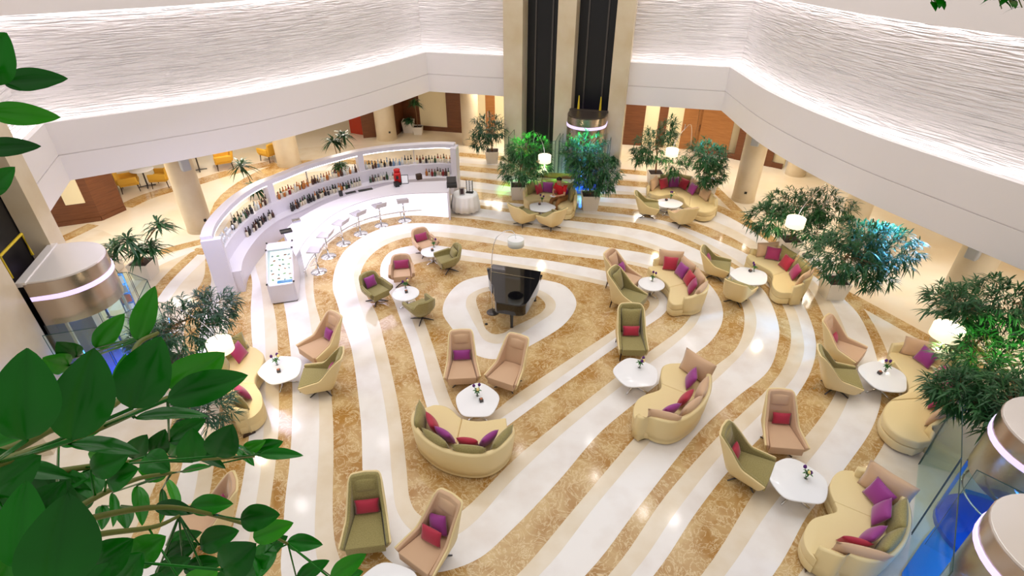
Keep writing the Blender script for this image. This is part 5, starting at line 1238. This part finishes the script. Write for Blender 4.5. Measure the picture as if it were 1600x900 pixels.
dracaena((397, 312), 0.5, 0.45, [(376, 258, 1.8), (398, 292, 0.9)], 'potted strap-leaved plant behind the left part of the bar wall', 13, 0.66)
dracaena((531, 275), 0.5, 0.45, [(520, 220, 1.9), (536, 212, 2.0), (531, 258, 0.9)], 'potted strap-leaved plant behind the middle of the bar wall', 14, 0.62)
dracaena((638, 208), 0.6, 0.6, [(636, 188, 0.85), (641, 188, 0.85)], 'low plant in a white planter by the dark back doors', 15, 0.34)
dracaena((653, 211), 0.5, 0.4, [(648, 160, 1.9)], 'tall strap-leaved plant against the dark back panels', 16)
dracaena((957, 288), 0.52, 0.95, [(955, 250, 1.15), (960, 252, 1.1)], 'tall white square planter with a small plant near the back lift', 17, 0.4)
# low cream cabinet behind the sofa of the person in red
g = G(866, 298); t = thing('side_cabinet', 'low cream cabinet with two drawers behind the sofa of the person in red', 'cabinet', (g.x, g.y - 0.6, 0), R(-8))
mk('body', box((0, 0, 0.43), (1.4, 0.42, 0.86)), M_planter, t, bevel=0.01); mk('top', box((0, 0, 0.88), (1.46, 0.46, 0.04)), M_wood, t, bevel=0.008)
for sx in (-0.35, 0.35):
    d_ = mk('drawer', box((sx, -0.215, 0.6), (0.66, 0.02, 0.4)), M_planter, t, bevel=0.006); mk('drawer_handle', box((sx, -0.235, 0.62), (0.3, 0.02, 0.02)), M_darkmetal, d_)
# yellow lounge furniture in the far left corridor
def simple_chair(px, f, label):
    g = G(*px); rz = R(f); t = thing('yellow_armchair', label, 'armchair', g, rz)
    m = mat('mustard_cloth', srgb(222, 172, 60), 0.7)
    mk('seat', box((0, 0.02, 0.36), (0.7, 0.68, 0.16)), m, t, bevel=0.04, seg=3); mk('backrest', xf(box((0, 0, 0.24), (0.72, 0.12, 0.5)), Matrix.Translation((0, -0.32, 0.38)) @ Matrix.Rotation(R(10), 4, 'X')), m, t, bevel=0.04, seg=3)
    for s in (-1, 1): mk('armrest', box((s * 0.36, 0.0, 0.5), (0.1, 0.66, 0.24)), m, t, bevel=0.03)
    for sx in (-1, 1):
        for sy in (-1, 1): mk('leg', tube([(sx * 0.3, sy * 0.28, 0.3), (sx * 0.32, sy * 0.31, 0)], [0.025, 0.015], 6), M_darkwood, t)
simple_chair((206, 297), -60, 'mustard armchair beside the walnut block in the far left lounge')
simple_chair((256, 290), 100, 'mustard armchair across the round table in the far left lounge')
simple_chair((352, 262), 120, 'mustard armchair seen past the left round column')
simple_chair((424, 250), 60, 'mustard armchair left of the far stone column')
for px, lab in (((231, 291), 'round white table between mustard armchairs in the far left lounge'), ((312, 266), 'round white table past the left column')):
    g = G(*px); t = thing('cafe_table', lab, 'table', g)
    mk('tabletop', lathe([(0.42, 0.70), (0.44, 0.715), (0.42, 0.73)], 28), M_white, t, smooth=True); mk('column', lathe([(0.03, 0.02), (0.03, 0.71)], 10), M_darkmetal, t)
    for k in range(4): a = R(90 * k + 30); mk('leg', tube([(0, 0, 0.04), (0.3 * math.cos(a), 0.3 * math.sin(a), 0.02)], 0.022, 6), M_darkmetal, t)

# ---- the big glossy-leaved plant close to the camera
M_zz = mat('glossy_leaf', srgb(14, 116, 8), 0.27, spec=0.28, noise=(srgb(6, 74, 6), 5, 3, 0.35, 0.65))
M_zz_lt = mat('young_leaf', srgb(58, 156, 18), 0.28, spec=0.3, noise=(srgb(24, 120, 10), 5, 3, 0.35, 0.65))
M_rib = mat('leaf_stem', srgb(96, 104, 36), 0.5)
ZO = Vector((-1.2, -0.3, 8.03))
CAMP = Vector((0, 0, CAM_H))
def big_leaf(bp, tip, w, d0=None, d1=None, roll=0.0, m=18, n=8, bulge=0.0):
    Lpx = math.hypot(tip[0] - bp[0], tip[1] - bp[1]); d = max(0.42, min(1.55, 78.0 / max(Lpx, 1.9 * w) * 1.0)) if d0 is None else d0
    B = GD(*bp, d); T = GD(*tip, d * (0.96 if d1 is None else d1)); ax = T - B; L = ax.length; ax.normalize()
    view = (CAMP - (B + T) / 2).normalized(); s = ax.cross(view).normalized(); nrm = s.cross(ax).normalized()
    s2 = (s * math.cos(roll) + nrm * math.sin(roll)); n2 = (nrm * math.cos(roll) - s * math.sin(roll))
    W = w / FOC * d / max(math.cos(roll), 0.35) * (B - CAMP).normalized().dot(Vector((0, _c, -_s)))
    V, Fc = [], []
    for j in range(m + 1):
        t = j / m; k = (math.sin(math.pi * t ** 0.85)) ** 0.72 if 0 < t < 1 else 0.0
        k = max(k, 0.02)
        for i in range(n + 1):
            a = 2 * i / n - 1
            p = B + ax * L * t + s2 * (a * W / 2 * k) + n2 * ((abs(a) ** 0.6 - 0.25 * a * a) * W * 0.2 * k - 0.10 * L * (t - 0.5) ** 2 * 1.5 + 0.016 * W * math.sin(26 * t - 7 * abs(a)) * abs(a) * k + 0.02 * W * math.sin(5 * t + 2 * a + bp[0]))
            V.append(p)
    for j in range(m):
        for i in range(n):
            Fc.append([j * (n + 1) + i, j * (n + 1) + i + 1, (j + 1) * (n + 1) + i + 1, (j + 1) * (n + 1) + i])
    return (V, Fc), d
STEMS = [  # stem points in the picture with distance, then its leaves
 ([(-60, 745, .62), (0, 722, .62), (140, 675, .66), (262, 621, .7)], [((40, 690), (42, 545), 88, 0.1), ((112, 690), (147, 545), 84, -0.1), ((205, 640), (250, 527), 76, 0.1), ((258, 625), (386, 586), 52, 0.2), ((262, 607), (350, 552), 62, -0.3), ((210, 650), (325, 648), 20, 0.9), ((105, 690), (218, 706), 26, 0.7), ((262, 690), (320, 655), 34, 0.2), ((0, 727), (112, 745), 28, 0.5)]),
 ([(20, 700, .72), (75, 672, .72), (190, 622, .76), (215, 538, .8), (247, 520, .82)], [((148, 545), (193, 491), 32, 0.1), ((213, 534), (241, 448), 34, 0.2), ((110, 572), (68, 560), 34, 0.1), ((183, 622), (195, 553), 18, 0.6), ((120, 560), (90, 535), 34, 0.1)]),
 ([(40, 850, .95), (135, 785, .95), (215, 748, .98), (268, 739, 1.0)], [((165, 752), (215, 733), 44, 0.2), ((225, 742), (262, 738), 26, 0.1), ((215, 757), (223, 820), 22, 0.4), ((282, 736), (328, 728), 11, 0.7), ((140, 735), (200, 712), 44, 0.0), ((255, 762), (252, 816), 12, 0.6), ((177, 768), (178, 822), 13, 0.6), ((262, 746), (282, 803), 14, 0.6)]),
 ([(60, 742, 1.0), (100, 735, 1.0), (200, 722, 1.05), (290, 719, 1.1), (397, 713, 1.2)], [((225, 712), (265, 735), 40, 0.0), ((262, 742), (216, 733), 28, 0.0), ((300, 724), (300, 670), 42, 0.1), ((337, 715), (362, 664), 50, 0.0), ((297, 700), (352, 731), 18, 0.3), ((365, 693), (397, 727), 15, 0.4), ((378, 707), (414, 689), 22, 0.0), ((395, 706), (441, 690), 26, 0.0), ((404, 709), (473, 711), 18, 0.4), ((240, 712), (258, 672), 34, 0.1), ((205, 718), (228, 680), 34, 0.2), ((150, 726), (175, 690), 36, 0.1), ((130, 735), (150, 780), 40, 0.2), ((262, 712), (283, 690), 22, 0.3)]),
 ([(60, 840, .95), (150, 808, 1.0), (240, 793, 1.05), (300, 797, 1.1), (400, 825, 1.15), (450, 850, 1.2)], [((295, 791), (363, 787), 32, 0.1), ((160, 788), (160, 826), 20, 0.3), ((190, 788), (198, 826), 24, 0.3), ((240, 789), (304, 801), 24, 0.3), ((374, 812), (436, 804), 40, 0.0), ((394, 841), (457, 817), 34, 0.0), ((447, 846), (503, 851), 26, 0.1), ((400, 872), (448, 838), 30, 0.2), ((418, 846), (405, 902), 34, 0.1), ((462, 906), (513, 876), 25, 0.2), ((515, 905), (571, 866), 30, 0.1), ((525, 908), (566, 893), 24, 0.1), ((380, 900), (420, 870), 34, 0.1)]),
 ([(60, 865, .9), (150, 836, .95), (245, 822, 1.0), (280, 806, 1.02)], [((258, 852), (314, 832), 28, 0.1), ((310, 852), (372, 830), 40, 0.1), ((345, 892), (399, 850), 60, 0.0), ((145, 892), (207, 843), 58, 0.1), ((205, 877), (257, 838), 50, 0.1), ((255, 872), (308, 850), 34, 0.0), ((180, 912), (222, 864), 54, 0.1), ((240, 906), (297, 872), 34, 0.2), ((285, 888), (349, 879), 28, 0.3), ((290, 925), (340, 890), 44, 0.0), ((330, 925), (372, 895), 40, 0.0), ((230, 935), (250, 895), 50, 0.0)]),
 ([(-40, 980, .55), (40, 960, .55), (85, 900, .56)], [((82, 932), (106, 771), 108, 0.0), ((30, 890), (40, 752), 66, 0.2), ((-10, 850), (5, 760), 60, 0.1), ((0, 930), (20, 860), 60, 0.0), ((60, 800), (30, 730), 50, 0.2), ((100, 800), (75, 735), 44, 0.2), ((20, 760), (-20, 700), 60, 0.0), ((130, 800), (110, 745), 40, 0.2), ((135, 905), (150, 850), 44, 0.1), ((-20, 770), (62, 712), 64, 0.1), ((30, 835), (100, 752), 60, 0.2), ((-30, 800), (50, 800), 56, 0.1), ((60, 880), (128, 812), 58, 0.1), ((-20, 700), (70, 668), 40, 0.3), ((60, 760), (135, 748), 40, 0.3), ((90, 690), (160, 668), 34, 0.4), ((100, 960), (170, 880), 60, 0.1), ((150, 940), (200, 890), 50, 0.1)]),
 ([(-110, 330, .62), (-60, 200, .6), (-20, 110, .6)], [((-34, 128), (8, 52), 66, 0.1), ((2, 128), (104, 122), 34, 0.3), ((-25, 174), (93, 183), 36, 0.1), ((-35, 232), (62, 228), 30, 0.2), ((-30, 305), (22, 262), 34, 0.1)])]
zt = thing('foliage_plant', 'large glossy-leaved plant close to the camera at the left', 'plant', ZO)
rel_ = lambda sh: ([tuple(Vector(p) - ZO) for p in sh[0]], sh[1])
planter(zt, 0.5, 0.4, M_planter)
for si, (pts, leaves) in enumerate(STEMS):
    P = [GD(x, y, d) for x, y, d in pts]
    root = ZO + Vector((random.Random(si).uniform(-0.12, 0.12), random.Random(si + 9).uniform(-0.12, 0.12), 0.36))
    P = [root, root.lerp(P[0], 0.5) + Vector((0, 0, 0.05))] + P
    path = spline(P, 6); n_ = len(path)
    st = mk('stem', rel_(tube(path, [0.0065 - 0.0042 * i / n_ for i in range(n_)], 7)), M_rib, zt, smooth=True)
    sh, lt = [], []
    for k, (bp, tip, w, roll) in enumerate(leaves):
        lf, d = big_leaf(bp, tip, w, roll=roll)
        base = lf[0][4]
        near = min(path, key=lambda q: (q - base).length)
        (lt if (k + si) % 5 == 4 or si == 1 and k < 3 else sh).append(lf)
        if (near - base).length > 0.004: sh.append(tube([near, base], 0.0016, 5))
    if sh: mk('leaves', rel_(cat(*sh)), M_zz, st, smooth=True)
    if lt: mk('young_leaves', rel_(cat(*lt)), M_zz_lt, st, smooth=True)
# ledge on which that plant stands (below the picture)
struct(mk('floor_gallery', box((-1.4, -1.3, 7.93), (2.4, 3.2, 0.2)), M_fascia))
# leafy tips hanging into the top right corner
ht = GD(1480, -150, 5.0); t = thing('hanging_plant', 'trailing leafy tips hanging into the top right corner', 'plant', ht)
rnd = random.Random(77); V, Fc, br = [], [], []
for tip in [(1421, -2), (1455, 4), (1466, 8), (1495, -2), (1565, 14), (1580, 4), (1597, 12)]:
    q = GD(*tip, 5.0) - ht; br.append(tube([(0, 0, 0), q * 0.5 + Vector((0, 0, 0.1)), q], [0.01, 0.007, 0.003], 5))
    for k in range(16):
        f = rnd.uniform(0.55, 1.0); a = rnd.uniform(0, 6.28)
        v, ff = leaf_shape(q * f + Vector((0, 0, 0.1 * math.sin(f * 3.14))), Vector((math.cos(a), math.sin(a), -0.3)), Vector((0, 0, 1)), 0.09, 0.05, 0.3)
        o = len(V); V += v; Fc += [[i + o for i in x] for x in ff]
mk('leaves', (V, Fc), M_zz, t); mk('stems', cat(*br), M_rib, t)
mk('planter', box((0, 0, 0.1), (2.2, 0.3, 0.25)), M_planter, t)
